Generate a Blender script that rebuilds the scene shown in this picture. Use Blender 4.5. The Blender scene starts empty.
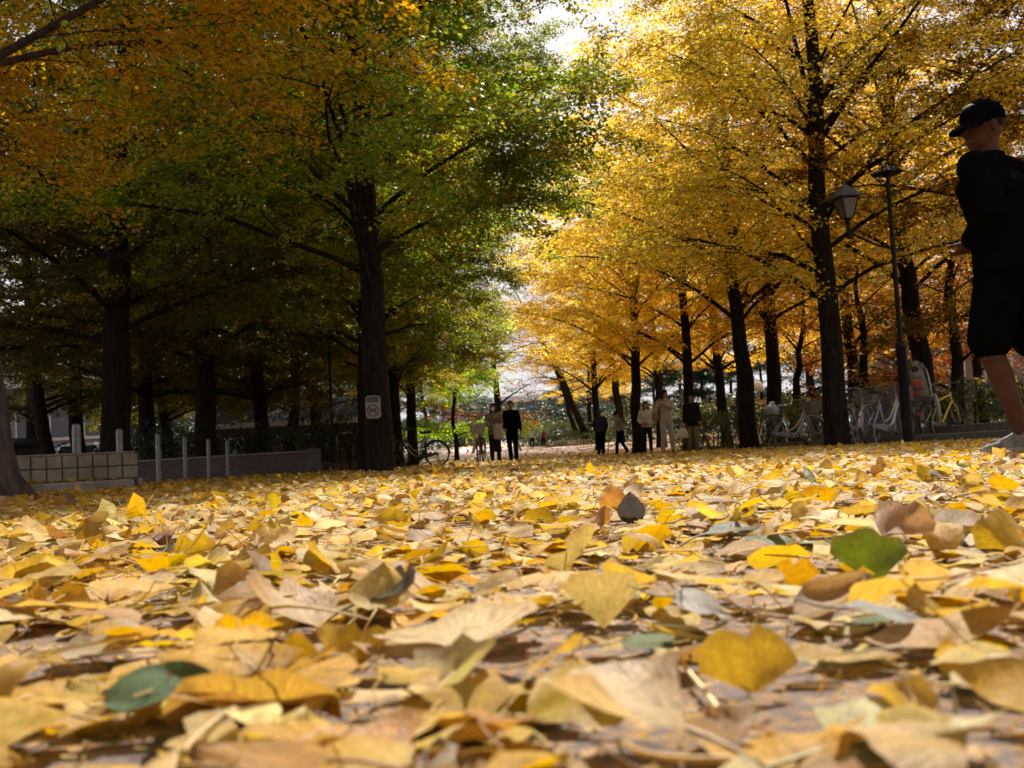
import bpy, math, random
import numpy as np
from mathutils import Vector, Matrix, Euler

random.seed(7)
RNG = np.random.default_rng(11)
S = bpy.context.scene
COL = S.collection
R = math.radians
TAU = 2 * math.pi

# ------------------------------------------------------------------ camera
W_PX, H_PX, F_PX = 1024, 768, 1083.0
CAM_H, PITCH, ROLL = 0.12, R(3.87), R(3.1)
CAM_M = Euler((R(90) + PITCH, 0, 0)).to_matrix() @ Euler((0, 0, -ROLL)).to_matrix()
cam_d = bpy.data.cameras.new('camera')
cam = bpy.data.objects.new('camera', cam_d)
COL.objects.link(cam)
cam.location = (0, 0, CAM_H)
cam.rotation_euler = CAM_M.to_euler()
cam_d.sensor_width = 36.0
cam_d.lens = 36.0 * F_PX / W_PX
cam_d.clip_start, cam_d.clip_end = 0.02, 2000
cam_d.dof.use_dof = True
cam_d.dof.focus_distance = 3.2
cam_d.dof.aperture_fstop = 12.0
S.camera = cam


def gz(x, y):
    """height of the ground: flat near, a gentle rise beyond the people"""
    y = np.asarray(y, float)
    t = np.clip((y - 36) / 10, 0, 1)
    z = np.where(y < 46, 0.2 * t * t, 0.2 + 0.04 * (np.minimum(y, 72) - 46))
    return z + np.clip((y - 72) / 120, 0, 1) * 0.6


def ray(u, v):
    d = CAM_M @ Vector(((u - 512) / F_PX, -(v - 384) / F_PX, -1))
    return d


def at(u, v, Y):
    d = ray(u, v)
    return Vector((0, 0, CAM_H)) + d * (Y / d.y)


def G(u, Y):
    """ground point seen in column u at distance Y"""
    v = 457.0
    for _ in range(12):
        p = at(u, v, Y)
        v += (p.z - float(gz(p.x, Y))) * F_PX / Y
    return Vector((p.x, Y, float(gz(p.x, Y))))


def PG(u, v, z=0.008):
    d = ray(u, v)
    return Vector((0, 0, CAM_H)) + d * ((z - CAM_H) / d.z)


# ------------------------------------------------------------------ objects
def tag(o, label=None, cat=None, group=None, kind=None):
    if label: o['label'] = label
    if cat: o['category'] = cat
    if group: o['group'] = group
    if kind: o['kind'] = kind
    return o


def empty(name, loc, rz=0, label=None, cat=None, group=None):
    o = bpy.data.objects.new(name, None)
    COL.objects.link(o)
    o.empty_display_size = 0.1
    o.location = loc
    o.rotation_euler = (0, 0, rz)
    return tag(o, label, cat, group)


def link(name, me, mat=None, parent=None, loc=(0, 0, 0)):
    o = bpy.data.objects.new(name, me)
    COL.objects.link(o)
    o.location = loc
    if parent is not None: o.parent = parent
    if mat is not None:
        for m in (mat if isinstance(mat, (list, tuple)) else [mat]):
            if len(me.materials) < (len(mat) if isinstance(mat, (list, tuple)) else 1):
                me.materials.append(m)
    return o


def copy_tree(o, parent=None):
    c = o.copy()
    COL.objects.link(c)
    c.parent = parent
    for ch in list(o.children): copy_tree(ch, c)
    return c


def mesh_np(name, V, faces, smooth=False, attrs=None, mat_idx=None):
    """faces: list of integer arrays (n x 3 or n x 4)"""
    me = bpy.data.meshes.new(name)
    V = np.asarray(V, np.float32)
    me.vertices.add(len(V))
    me.vertices.foreach_set('co', V.ravel())
    faces = [np.asarray(f, np.int32) for f in faces if len(f)]
    loops = np.concatenate([f.ravel() for f in faces])
    sizes = np.concatenate([np.full(len(f), f.shape[1], np.int32) for f in faces])
    starts = np.concatenate([[0], np.cumsum(sizes)[:-1]]).astype(np.int32)
    me.loops.add(len(loops))
    me.loops.foreach_set('vertex_index', loops)
    me.polygons.add(len(sizes))
    me.polygons.foreach_set('loop_start', starts)
    me.polygons.foreach_set('loop_total', sizes)
    if smooth: me.polygons.foreach_set('use_smooth', np.ones(len(sizes), bool))
    if mat_idx is not None: me.polygons.foreach_set('material_index', np.asarray(mat_idx, np.int32))
    for k, a in (attrs or {}).items():
        a = np.asarray(a, np.float32)
        if a.shape[1] == 4:
            at_ = me.attributes.new(k, 'FLOAT_COLOR', 'POINT'); at_.data.foreach_set('color', a.ravel())
        else:
            at_ = me.attributes.new(k, 'FLOAT_VECTOR', 'POINT'); at_.data.foreach_set('vector', a.ravel())
    me.update(calc_edges=True)
    me.validate()
    return me


class MB:
    """collects boxes, tubes, lathes, ellipsoids; build() links them as one mesh"""
    def __init__(self): self.v, self.f = [], []

    def add(self, vs, fs):
        b = len(self.v)
        self.v += [tuple(p) for p in vs]
        self.f += [tuple(i + b for i in f) for f in fs]
        return self

    def box(self, c, s, rot=None, bev=0.0):
        x, y, z = (k / 2 for k in s)
        b = min(bev, x * .9, y * .9, z * .9)
        M = rot.to_matrix() if isinstance(rot, Euler) else (rot or Matrix.Identity(3))
        c = Vector(c)
        if b <= 0:
            vs = [(i * x, j * y, k * z) for i in (-1, 1) for j in (-1, 1) for k in (-1, 1)]
            fs = [(0, 1, 3, 2), (4, 6, 7, 5), (0, 4, 5, 1), (2, 3, 7, 6), (0, 2, 6, 4), (1, 5, 7, 3)]
            return self.add([c + M @ Vector(p) for p in vs], fs)
        # octagonal cross-section in plan with chamfered top and bottom
        def ring(xx, yy, bb, zz):
            return [(xx - bb, -yy, zz), (xx, -yy + bb, zz), (xx, yy - bb, zz), (xx - bb, yy, zz), (-xx + bb, yy, zz), (-xx, yy - bb, zz), (-xx, -yy + bb, zz), (-xx + bb, -yy, zz)]
        rings = [ring(x - b, y - b, b * .4, -z), ring(x, y, b, -z + b), ring(x, y, b, z - b), ring(x - b, y - b, b * .4, z)]
        vs = [c + M @ Vector(p) for r_ in rings for p in r_]
        fs = [tuple(range(7, -1, -1)), tuple(range(24, 32))]
        for k in range(3):
            for i in range(8):
                j = (i + 1) % 8
                fs.append((k * 8 + i, k * 8 + j, k * 8 + 8 + j, k * 8 + 8 + i))
        return self.add(vs, fs)

    def tube(self, pts, rad, n=8, cap=True):
        pts = [Vector(p) for p in pts]
        if not isinstance(rad, (list, tuple)): rad = [rad] * len(pts)
        vs, fs = [], []
        up = None
        for i, p in enumerate(pts):
            t = (pts[min(i + 1, len(pts) - 1)] - pts[max(i - 1, 0)])
            t = t.normalized() if t.length > 1e-9 else Vector((0, 0, 1))
            if up is None:
                up = Vector((0, 0, 1)) if abs(t.z) < .9 else Vector((0, 1, 0))
            a = t.cross(up)
            if a.length < 1e-6: a = t.cross(Vector((1, 0.3, 0)))
            a.normalize()
            b = a.cross(t).normalized()
            up = b
            for k in range(n):
                w = TAU * k / n
                vs.append(p + (a * math.cos(w) + b * math.sin(w)) * rad[i])
        for i in range(len(pts) - 1):
            for k in range(n):
                j = (k + 1) % n
                fs.append((i * n + k, i * n + j, (i + 1) * n + j, (i + 1) * n + k))
        if cap:
            fs.append(tuple(range(n - 1, -1, -1)))
            fs.append(tuple(range((len(pts) - 1) * n, len(pts) * n)))
        return self.add(vs, fs)

    def lathe(self, c, prof, n=16, sx=1, sy=1, rot0=0):
        """prof: list of (radius, z) from bottom to top"""
        c = Vector(c)
        vs, fs = [], []
        for r_, z in prof:
            for k in range(n):
                w = TAU * k / n + rot0
                vs.append(c + Vector((r_ * sx * math.cos(w), r_ * sy * math.sin(w), z)))
        for i in range(len(prof) - 1):
            for k in range(n):
                j = (k + 1) % n
                fs.append((i * n + k, i * n + j, (i + 1) * n + j, (i + 1) * n + k))
        fs.append(tuple(range(n - 1, -1, -1)))
        fs.append(tuple(range((len(prof) - 1) * n, len(prof) * n)))
        return self.add(vs, fs)

    def ellipsoid(self, c, s, rot=None, n=14, m=9):
        c = Vector(c)
        M = rot.to_matrix() if rot else Matrix.Identity(3)
        vs, fs = [], []
        for i in range(m + 1):
            th = math.pi * (i + .001 * (i == 0) - .001 * (i == m)) / m
            for k in range(n):
                w = TAU * k / n
                vs.append(c + M @ Vector((s[0] * math.sin(th) * math.cos(w), s[1] * math.sin(th) * math.sin(w), -s[2] * math.cos(th))))
        for i in range(m):
            for k in range(n):
                j = (k + 1) % n
                fs.append((i * n + k, i * n + j, (i + 1) * n + j, (i + 1) * n + k))
        fs.append(tuple(range(n - 1, -1, -1)))
        fs.append(tuple(range(m * n, m * n + n)))
        return self.add(vs, fs)

    def capsule(self, a, b, ra, rb, n=10):
        a, b = Vector(a), Vector(b)
        d = (b - a).normalized() if (b - a).length > 1e-6 else Vector((0, 0, 1))
        pts, rad = [], []
        for k in (-.96, -.7, -.35): pts.append(a + d * ra * k); rad.append(ra * math.sqrt(1 - k * k))
        pts.append(a); rad.append(ra)
        pts.append(b); rad.append(rb)
        for k in (.35, .7, .96): pts.append(b + d * rb * k); rad.append(rb * math.sqrt(1 - k * k))
        return self.tube(pts, rad, n)

    def prism(self, outline, z0, z1, M=None):
        """outline: (x, y) counter-clockwise, extruded from z0 to z1; M places it"""
        n = len(outline)
        M = M or Matrix.Identity(4)
        vs = [M @ Vector((x, y, z0)) for x, y in outline] + [M @ Vector((x, y, z1)) for x, y in outline]
        fs = [tuple(range(n - 1, -1, -1)), tuple(range(n, 2 * n))]
        for i in range(n):
            j = (i + 1) % n
            fs.append((i, j, n + j, n + i))
        return self.add(vs, fs)

    def loft(self, rings):
        """rings: list of equal-length point lists"""
        n = len(rings[0])
        vs = [p for r_ in rings for p in r_]
        fs = [tuple(range(n - 1, -1, -1)), tuple(range((len(rings) - 1) * n, len(rings) * n))]
        for i in range(len(rings) - 1):
            for k in range(n):
                j = (k + 1) % n
                fs.append((i * n + k, i * n + j, (i + 1) * n + j, (i + 1) * n + k))
        return self.add(vs, fs)

    def build(self, name, mat, parent=None, smooth=True, loc=(0, 0, 0), angle=40):
        me = bpy.data.meshes.new(name)
        me.from_pydata([tuple(p) for p in self.v], [], self.f)
        me.update()
        if smooth:
            me.polygons.foreach_set('use_smooth', np.ones(len(me.polygons), bool))
            me.set_sharp_from_angle(angle=R(angle))
        return link(name, me, mat, parent, loc)


# ------------------------------------------------------------------ materials
def new_mat(name):
    m = bpy.data.materials.new(name)
    m.use_nodes = True
    nt = m.node_tree
    nt.nodes.clear()
    out = nt.nodes.new('ShaderNodeOutputMaterial')
    return m, nt, out


def N(nt, typ, **kw):
    n = nt.nodes.new('ShaderNode' + typ)
    for k, v in kw.items():
        if k.startswith('i_'):
            n.inputs[k[2:].replace('_', ' ')].default_value = v
        else:
            setattr(n, k, v)
    return n


def mixc(nt, a, b, fac, mode='MIX'):
    n = nt.nodes.new('ShaderNodeMix')
    n.data_type = 'RGBA'
    n.blend_type = mode
    for s, v in ((n.inputs[6], a), (n.inputs[7], b), (n.inputs[0], fac)):
        if isinstance(v, bpy.types.NodeSocket): nt.links.new(v, s)
        elif isinstance(v, (int, float)): s.default_value = v
        else: s.default_value = (*v[:3], 1)
    return n.outputs[2]


def ramp(nt, fac, stops, interp='LINEAR'):
    n = nt.nodes.new('ShaderNodeValToRGB')
    n.color_ramp.interpolation = interp
    e = n.color_ramp.elements
    while len(e) < len(stops): e.new(0.5)
    for k, (p, c) in enumerate(stops):
        e[k].position = p
        e[k].color = (*(c if isinstance(c, (tuple, list)) else (c, c, c)), 1)
    nt.links.new(fac, n.inputs[0])
    return n.outputs[0]


def noise(nt, scale, detail=3, rough=.55, vec=None, typ='NOISE', **kw):
    n = N(nt, 'TexNoise' if typ == 'NOISE' else 'TexVoronoi')
    n.inputs['Scale'].default_value = scale
    if typ == 'NOISE':
        n.inputs['Detail'].default_value = detail
        n.inputs['Roughness'].default_value = rough
    if vec is not None: nt.links.new(vec, n.inputs['Vector'])
    return n


def objcoord(nt, scale=(1, 1, 1)):
    t = N(nt, 'TexCoord')
    mp = N(nt, 'Mapping')
    mp.inputs['Scale'].default_value = scale
    nt.links.new(t.outputs['Object'], mp.inputs['Vector'])
    return mp.outputs[0]


def plain(name, col, rough=.6, metal=0.0, var=.25, scale=9, bump=.0, spec=.4, dirt=None, coat=0.0):
    """a procedural material: base colour with worn variation and fine bump"""
    m, nt, out = new_mat(name)
    b = N(nt, 'BsdfPrincipled')
    vec = objcoord(nt)
    n = noise(nt, scale, 5, .6, vec)
    c2 = tuple(max(0, k * (1 - var)) for k in col)
    c3 = tuple(min(1, k * (1 + var)) for k in col)
    col_s = ramp(nt, n.outputs['Fac'], [(.3, c2), (.7, c3)])
    if dirt:
        n2 = noise(nt, scale * .35, 4, .7, vec)
        col_s = mixc(nt, col_s, dirt, ramp(nt, n2.outputs['Fac'], [(.5, 0.0), (.72, .75)]))
    nt.links.new(col_s, b.inputs['Base Color'])
    b.inputs['Roughness'].default_value = rough
    b.inputs['Metallic'].default_value = metal
    b.inputs['Specular IOR Level'].default_value = spec
    b.inputs['Coat Weight'].default_value = coat
    if bump:
        bp = N(nt, 'Bump', i_Strength=bump, i_Distance=.01)
        n3 = noise(nt, scale * 8, 4, .6, vec)
        nt.links.new(n3.outputs['Fac'], bp.inputs['Height'])
        nt.links.new(bp.outputs[0], b.inputs['Normal'])
    nt.links.new(b.outputs[0], out.inputs[0])
    return m


def leaf_mat(name, trans=.5, rough=.45, spec=.35, veins=False, gain=1.0):
    m, nt, out = new_mat(name)
    a = N(nt, 'Attribute', attribute_name='tint')
    oi = N(nt, 'ObjectInfo')
    col = mixc(nt, a.outputs['Color'], oi.outputs['Color'], 1.0, 'MULTIPLY')
    b = N(nt, 'BsdfPrincipled')
    b.inputs['Roughness'].default_value = rough
    b.inputs['Specular IOR Level'].default_value = spec
    tcol = col
    if veins:
        st = N(nt, 'Attribute', attribute_name='st')
        sep = N(nt, 'SeparateXYZ')
        nt.links.new(st.outputs['Vector'], sep.inputs[0])
        vec = objcoord(nt)
        # ribs that run out from the stalk: a wave over the cross coordinate
        m1 = N(nt, 'Math', operation='MULTIPLY'); m1.inputs[1].default_value = 55
        nt.links.new(sep.outputs['Y'], m1.inputs[0])
        wv = noise(nt, 1.0, 2, .5); wv.noise_dimensions = '2D'
        cmb = N(nt, 'CombineXYZ')
        nt.links.new(m1.outputs[0], cmb.inputs[0])
        m2 = N(nt, 'Math', operation='MULTIPLY'); m2.inputs[1].default_value = 3
        nt.links.new(sep.outputs['X'], m2.inputs[0])
        nt.links.new(m2.outputs[0], cmb.inputs[1])
        nt.links.new(cmb.outputs[0], wv.inputs['Vector'])
        rib = ramp(nt, wv.outputs['Fac'], [(.28, .6), (.72, 1.15)])
        col = mixc(nt, col, rib, 1.0, 'MULTIPLY')
        blot = noise(nt, 45, 4, .65, vec)
        col = mixc(nt, col, (.16, .075, .025), ramp(nt, blot.outputs['Fac'], [(.56, 0.0), (.75, .7)]))
        fine = noise(nt, 260, 3, .6, vec)
        col = mixc(nt, col, ramp(nt, fine.outputs['Fac'], [(.3, .8), (.7, 1.1)]), 1.0, 'MULTIPLY')
        # dry brown rim
        edge = ramp(nt, sep.outputs['X'], [(.8, 0.0), (1.0, .35)])
        col = mixc(nt, col, (.24, .13, .045), edge)
        bp = N(nt, 'Bump', i_Strength=.6, i_Distance=.002)
        nt.links.new(wv.outputs['Fac'], bp.inputs['Height'])
        bp2 = N(nt, 'Bump', i_Strength=.35, i_Distance=.003)
        crk = noise(nt, 70, 3, .6, vec)
        nt.links.new(crk.outputs['Fac'], bp2.inputs['Height'])
        nt.links.new(bp.outputs[0], bp2.inputs['Normal'])
        nt.links.new(bp2.outputs[0], b.inputs['Normal'])
        tcol = col
    nt.links.new(col, b.inputs['Base Color'])
    hs = N(nt, 'HueSaturation')
    hs.inputs['Saturation'].default_value = 1.06
    hs.inputs['Value'].default_value = 1.2 * gain
    nt.links.new(tcol, hs.inputs['Color'])
    t = N(nt, 'BsdfTranslucent')
    nt.links.new(hs.outputs[0], t.inputs['Color'])
    mx = N(nt, 'MixShader')
    mx.inputs[0].default_value = trans
    nt.links.new(b.outputs[0], mx.inputs[1])
    nt.links.new(t.outputs[0], mx.inputs[2])
    nt.links.new(mx.outputs[0], out.inputs[0])
    return m


def bark_mat(name, c1, c2, moss=None):
    m, nt, out = new_mat(name)
    b = N(nt, 'BsdfPrincipled')
    vec = objcoord(nt, (1, 1, .16))
    n = noise(nt, 16, 6, .65, vec)
    vo = noise(nt, 22, vec=vec, typ='V')
    col = ramp(nt, n.outputs['Fac'], [(.32, c1), (.68, c2)])
    col = mixc(nt, col, tuple(k * .35 for k in c1), ramp(nt, vo.outputs['Distance'], [(.0, .6), (.22, 0.0)]))
    if moss:
        n2 = noise(nt, 1.4, 4, .6, objcoord(nt))
        col = mixc(nt, col, moss, ramp(nt, n2.outputs['Fac'], [(.52, 0.0), (.7, .6)]))
    nt.links.new(col, b.inputs['Base Color'])
    b.inputs['Roughness'].default_value = .9
    b.inputs['Specular IOR Level'].default_value = .05
    bp = N(nt, 'Bump', i_Strength=1.0, i_Distance=.06)
    nt.links.new(n.outputs['Fac'], bp.inputs['Height'])
    nt.links.new(bp.outputs[0], b.inputs['Normal'])
    nt.links.new(b.outputs[0], out.inputs[0])
    return m


M = {}
M['bark'] = bark_mat('bark_brown', (.009, .007, .006), (.03, .023, .018), (.02, .023, .012))
M['bark_near'] = bark_mat('bark_purple_brown', (.04, .03, .03), (.11, .083, .08))
M['leaf'] = leaf_mat('tree_leaves', .62)
M['evergreen'] = leaf_mat('evergreen_leaves', .3, .4, .4)
M['litter'] = leaf_mat('fallen_leaves', .42, .5, .4, veins=True)
M['litter_far'] = leaf_mat('fallen_leaves_far', .35, .5, .35)
M['steel'] = plain('brushed_steel', (.2, .2, .205), .5, .7, .15, 30)
M['silver'] = plain('silver_paint', (.36, .37, .39), .35, .6, .15, 20)
M['rubber'] = plain('black_rubber', (.018, .018, .019), .8, 0, .3, 30, .2)
M['dark_metal'] = plain('dark_lamp_paint', (.009, .008, .008), .6, 0, .3, 12, .2, spec=.15)
M['black_paint'] = plain('black_gloss_paint', (.02, .02, .024), .3, .1, .2, 12)
M['yellow_paint'] = plain('yellow_frame_paint', (.62, .45, .06), .35, .1, .15, 12)
M['blue_paint'] = plain('blue_frame_paint', (.05, .12, .35), .35, .1, .2, 12)
M['grey_plastic'] = plain('pale_grey_plastic', (.3, .28, .25), .6, 0, .15, 8, .1)
M['beige_basket'] = plain('beige_basket_wicker', (.2, .17, .14), .7, 0, .25, 30, .3)
M['wire'] = plain('dull_grey_wire', (.25, .25, .25), .45, .7, .2, 30)
M['saddle'] = plain('dark_saddle_vinyl', (.03, .026, .024), .45, 0, .3, 20, .2)
M['red_lens'] = plain('red_reflector', (.5, .02, .015), .2, 0, .1, 10)
M['orange_plastic'] = plain('orange_cushion', (.55, .14, .05), .6, 0, .2, 12, .2)
M['concrete'] = plain('weathered_concrete', (.24, .22, .21), .85, 0, .3, 5, .5, dirt=(.09, .08, .07))
M['kerb'] = plain('dark_stained_kerb', (.11, .1, .095), .9, 0, .35, 6, .5, dirt=(.05, .045, .04))
M['tile'] = plain('cream_wall_tile', (.25, .225, .185), .6, 0, .25, 3, .25, dirt=(.13, .11, .085))
M['grout'] = plain('dark_tile_grout', (.11, .085, .07), .9, 0, .3, 12, .3)
M['white_car'] = plain('white_car_paint', (.78, .8, .84), .18, 0, .03, 2, coat=.6)
M['glass_dark'] = plain('dark_window_glass', (.03, .035, .04), .08, 0, .1, 4, spec=.6)
M['lamp_glass'] = plain('frosted_lantern_glass', (.1, .092, .085), .35, 0, .15, 8)
M['roof_grey'] = plain('grey_roof_sheet', (.08, .08, .09), .95, 0, .2, 3, .2, spec=.1)
M['wall_pale'] = plain('pale_render_wall', (.15, .145, .15), .85, 0, .15, 2, .2)
M['wall_grey'] = plain('grey_render_wall', (.11, .12, .14), .85, 0, .15, 2, .2)
M['wall_dark'] = plain('dark_brown_wall', (.09, .07, .06), .85, 0, .3, 3, .2)
M['trim_light'] = plain('pale_fascia_board', (.5, .48, .46), .6, 0, .15, 4)
M['sign_plate'] = plain('white_sign_plate', (.27, .26, .235), .5, 0, .1, 8, dirt=(.18, .165, .145))
M['sign_band'] = plain('grey_sign_band', (.07, .075, .08), .5, 0, .15, 20)
M['sign_red'] = plain('dull_red_sign_ring', (.11, .045, .035), .5, 0, .15, 20)
M['sign_black'] = plain('black_sign_figure', (.06, .04, .035), .5, 0, .15, 20)
M['timber'] = plain('weathered_timber_pole', (.2, .16, .12), .85, 0, .3, 10, .4)
M['hoop'] = plain('pale_edging_hoop', (.45, .4, .33), .6, 0, .2, 10)
M['skin'] = plain('skin', (.36, .2, .14), .55, 0, .1, 6)
M['skin_tan'] = plain('tanned_skin', (.08, .034, .022), .75, 0, .15, 9, .15, spec=.12)
M['lips'] = plain('lips', (.15, .065, .055), .5, 0, .1, 6)
M['eye'] = plain('dark_eyes', (.02, .015, .012), .2, 0, .1, 6)
M['hair'] = plain('black_hair', (.014, .011, .009), .7, 0, .4, 40, .4, spec=.08)
M['hair_grey'] = plain('grey_hair', (.14, .13, .12), .6, 0, .3, 40, .4)


def cloth(name, col, var=.2):
    m = plain(name, col, 1.0, 0, var, 14, .35, spec=.0)
    nt = m.node_tree                                  # soft folds in the cloth
    b = next(n for n in nt.nodes if n.type == 'BSDF_PRINCIPLED')
    f = noise(nt, 7, 3, .5, objcoord(nt, (1, 1, .45)))
    f.inputs['Distortion'].default_value = 1.2
    bp = N(nt, 'Bump', i_Strength=.6, i_Distance=.05)
    nt.links.new(f.outputs['Fac'], bp.inputs['Height'])
    nt.links.new(b.inputs['Normal'].links[0].from_socket, bp.inputs['Normal'])
    nt.links.new(bp.outputs[0], b.inputs['Normal'])
    return m


M['c_black'] = cloth('black_cloth', (.004, .004, .005))
M['c_navy'] = cloth('navy_cloth', (.03, .034, .055))
M['c_charcoal'] = cloth('charcoal_cloth', (.022, .02, .022))
M['c_white'] = cloth('white_cloth', (.5, .48, .45), .08)
M['c_cream'] = cloth('cream_cloth', (.42, .37, .3), .1)
M['c_beige'] = cloth('beige_cloth', (.2, .16, .115), .12)
M['c_tan'] = cloth('tan_trousers', (.24, .19, .13), .15)
M['c_grey'] = cloth('grey_cloth', (.24, .22, .19), .15)
M['c_brown'] = cloth('brown_cloth', (.1, .06, .04))
M['c_pink'] = cloth('pink_cloth', (.5, .2, .24))
M['c_red'] = cloth('dark_red_cloth', (.2, .03, .04))
M['c_scarf'] = cloth('grey_brown_scarf', (.2, .15, .13))
M['mask'] = cloth('white_mask', (.72, .72, .72), .05)
M['bag_white'] = plain('white_bag', (.66, .63, .55), .5, 0, .08, 10, .2)
M['bag_blue'] = plain('blue_white_plastic_bag', (.34, .41, .54), .35, 0, .3, 22, .4)
M['shoe'] = plain('dark_shoe_leather', (.03, .024, .02), .5, 0, .3, 16, .2)
M['sneaker'] = plain('grey_running_shoe', (.16, .155, .155), .7, 0, .4, 30, .4)
M['sole'] = plain('pale_shoe_sole', (.3, .29, .27), .7, 0, .15, 20)

# ------------------------------------------------------------------ world and sun
SUN_EL, SUN_AZ = R(49), R(17)          # azimuth to the right of straight ahead (+Y)
w = bpy.data.worlds.new('World')
S.world = w
w.use_nodes = True
nt = w.node_tree
bg = nt.nodes['Background']
sky = nt.nodes.new('ShaderNodeTexSky')
sky.sky_type = 'NISHITA'
sky.sun_disc = False
sky.sun_elevation = SUN_EL
sky.sun_rotation = SUN_AZ
sky.dust_density = 6.0
sky.air_density = 1.0
sky.ozone_density = 1.0
# thin high cloud whitens the blue
tc = nt.nodes.new('ShaderNodeTexCoord')
cn = nt.nodes.new('ShaderNodeTexNoise')
cn.inputs['Scale'].default_value = 2.2
cn.inputs['Detail'].default_value = 6
nt.links.new(tc.outputs['Generated'], cn.inputs['Vector'])
cr = nt.nodes.new('ShaderNodeValToRGB')
cr.color_ramp.elements[0].position, cr.color_ramp.elements[0].color = .25, (.55, .55, .55, 1)
cr.color_ramp.elements[1].position, cr.color_ramp.elements[1].color = .65, (.95, .95, .95, 1)
nt.links.new(cn.outputs['Fac'], cr.inputs[0])
mx = nt.nodes.new('ShaderNodeMix')
mx.data_type = 'RGBA'
nt.links.new(cr.outputs[0], mx.inputs[0])
nt.links.new(sky.outputs[0], mx.inputs[6])
mx.inputs[7].default_value = (8.0, 7.8, 8.4, 1)
nt.links.new(mx.outputs[2], bg.inputs[0])
bg.inputs[1].default_value = 0.062

sd = bpy.data.lights.new('sun', 'SUN')
sd.energy = 5.0
sd.angle = R(.53)
sd.color = (1.0, .92, .8)
sun = bpy.data.objects.new('sun', sd)
COL.objects.link(sun)
sdir = Vector((math.sin(SUN_AZ) * math.cos(SUN_EL), math.cos(SUN_AZ) * math.cos(SUN_EL), math.sin(SUN_EL)))
sun.rotation_euler = sdir.to_track_quat('Z', 'Y').to_euler()
sun.location = (4, 30, 40)

S.view_settings.view_transform = 'Standard'
S.view_settings.look = 'None'
S.view_settings.exposure = 1.05
S.view_settings.gamma = 1.0
S.view_settings.use_curve_mapping = False
cy = S.cycles
cy.max_bounces = 7
cy.diffuse_bounces = 5
cy.glossy_bounces = 2
cy.transmission_bounces = 4
cy.caustics_reflective = cy.caustics_refractive = False
cy.use_denoising = True
cy.use_adaptive_sampling = True
cy.adaptive_threshold = .02
cy.sample_clamp_indirect = 6

# ------------------------------------------------------------------ ground
def ground_mat():
    m, nt, out = new_mat('leaf_strewn_ground')
    b = N(nt, 'BsdfPrincipled')
    b.inputs['Roughness'].default_value = .85
    b.inputs['Specular IOR Level'].default_value = .25
    vec = objcoord(nt)
    sep = N(nt, 'SeparateXYZ')
    nt.links.new(vec, sep.inputs[0])
    # worn asphalt with stones
    n1 = noise(nt, 5, 6, .7, vec)
    asph = ramp(nt, n1.outputs['Fac'], [(.3, (.055, .042, .042)), (.7, (.135, .108, .104))])
    st = noise(nt, 320, vec=vec, typ='V')
    asph = mixc(nt, asph, st.outputs['Color'], .14, 'OVERLAY')
    # crumbs of dry leaf pressed into it
    cr = noise(nt, 75, 5, .75, vec)
    crumbs = ramp(nt, cr.outputs['Fac'], [(.46, 0.0), (.56, .95)])
    cc = noise(nt, 40, vec=vec, typ='V')
    ccol = ramp(nt, cc.outputs['Distance'], [(.1, (.4, .27, .12)), (.6, (.2, .11, .045))])
    near = mixc(nt, asph, ccol, crumbs)
    # carpet of leaves a few metres on
    lv = noise(nt, 17, vec=vec, typ='V')
    lcol = mixc(nt, ramp(nt, lv.outputs['Distance'], [(.05, (.44, .26, .045)), (.6, (.2, .105, .025))]), lv.outputs['Color'], .12)
    n2 = noise(nt, .45, 4, .6, vec)
    cover = N(nt, 'MapRange'); cover.inputs[1].default_value = 2.5; cover.inputs[2].default_value = 7; cover.clamp = True
    nt.links.new(sep.outputs['Y'], cover.inputs[0])
    col = mixc(nt, near, lcol, cover.outputs[0])
    # pinkish paving beyond, half swept by leaves
    pn = noise(nt, .35, 5, .65, vec)
    pave = ramp(nt, n1.outputs['Fac'], [(.3, (.42, .35, .36)), (.7, (.56, .48, .49))])
    pave = mixc(nt, pave, (.34, .19, .06), ramp(nt, pn.outputs['Fac'], [(.54, 0.0), (.68, .85)]))
    pm = N(nt, 'MapRange'); pm.inputs[1].default_value = 41; pm.inputs[2].default_value = 48; pm.clamp = True
    nt.links.new(sep.outputs['Y'], pm.inputs[0])
    col = mixc(nt, col, pave, pm.outputs[0])
    # soil away from the path, patches of leaves on it
    ax = N(nt, 'Math', operation='ABSOLUTE')
    ad = N(nt, 'Math', operation='ADD'); ad.inputs[1].default_value = .3
    nt.links.new(sep.outputs['X'], ad.inputs[0]); nt.links.new(ad.outputs[0], ax.inputs[0])
    sm = N(nt, 'MapRange'); sm.inputs[1].default_value = 7.0; sm.inputs[2].default_value = 8.2; sm.clamp = True
    nt.links.new(ax.outputs[0], sm.inputs[0])
    soil = ramp(nt, n1.outputs['Fac'], [(.3, (.045, .03, .02)), (.7, (.1, .075, .05))])
    soil = mixc(nt, soil, lcol, ramp(nt, n2.outputs['Fac'], [(.42, .2), (.6, .95)]))
    col = mixc(nt, col, soil, sm.outputs[0])
    nt.links.new(col, b.inputs['Base Color'])
    bp = N(nt, 'Bump', i_Strength=.7, i_Distance=.006)
    nb = noise(nt, 120, 5, .7, vec)
    nt.links.new(nb.outputs['Fac'], bp.inputs['Height'])
    nt.links.new(bp.outputs[0], b.inputs['Normal'])
    nt.links.new(b.outputs[0], out.inputs[0])
    return m


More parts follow.
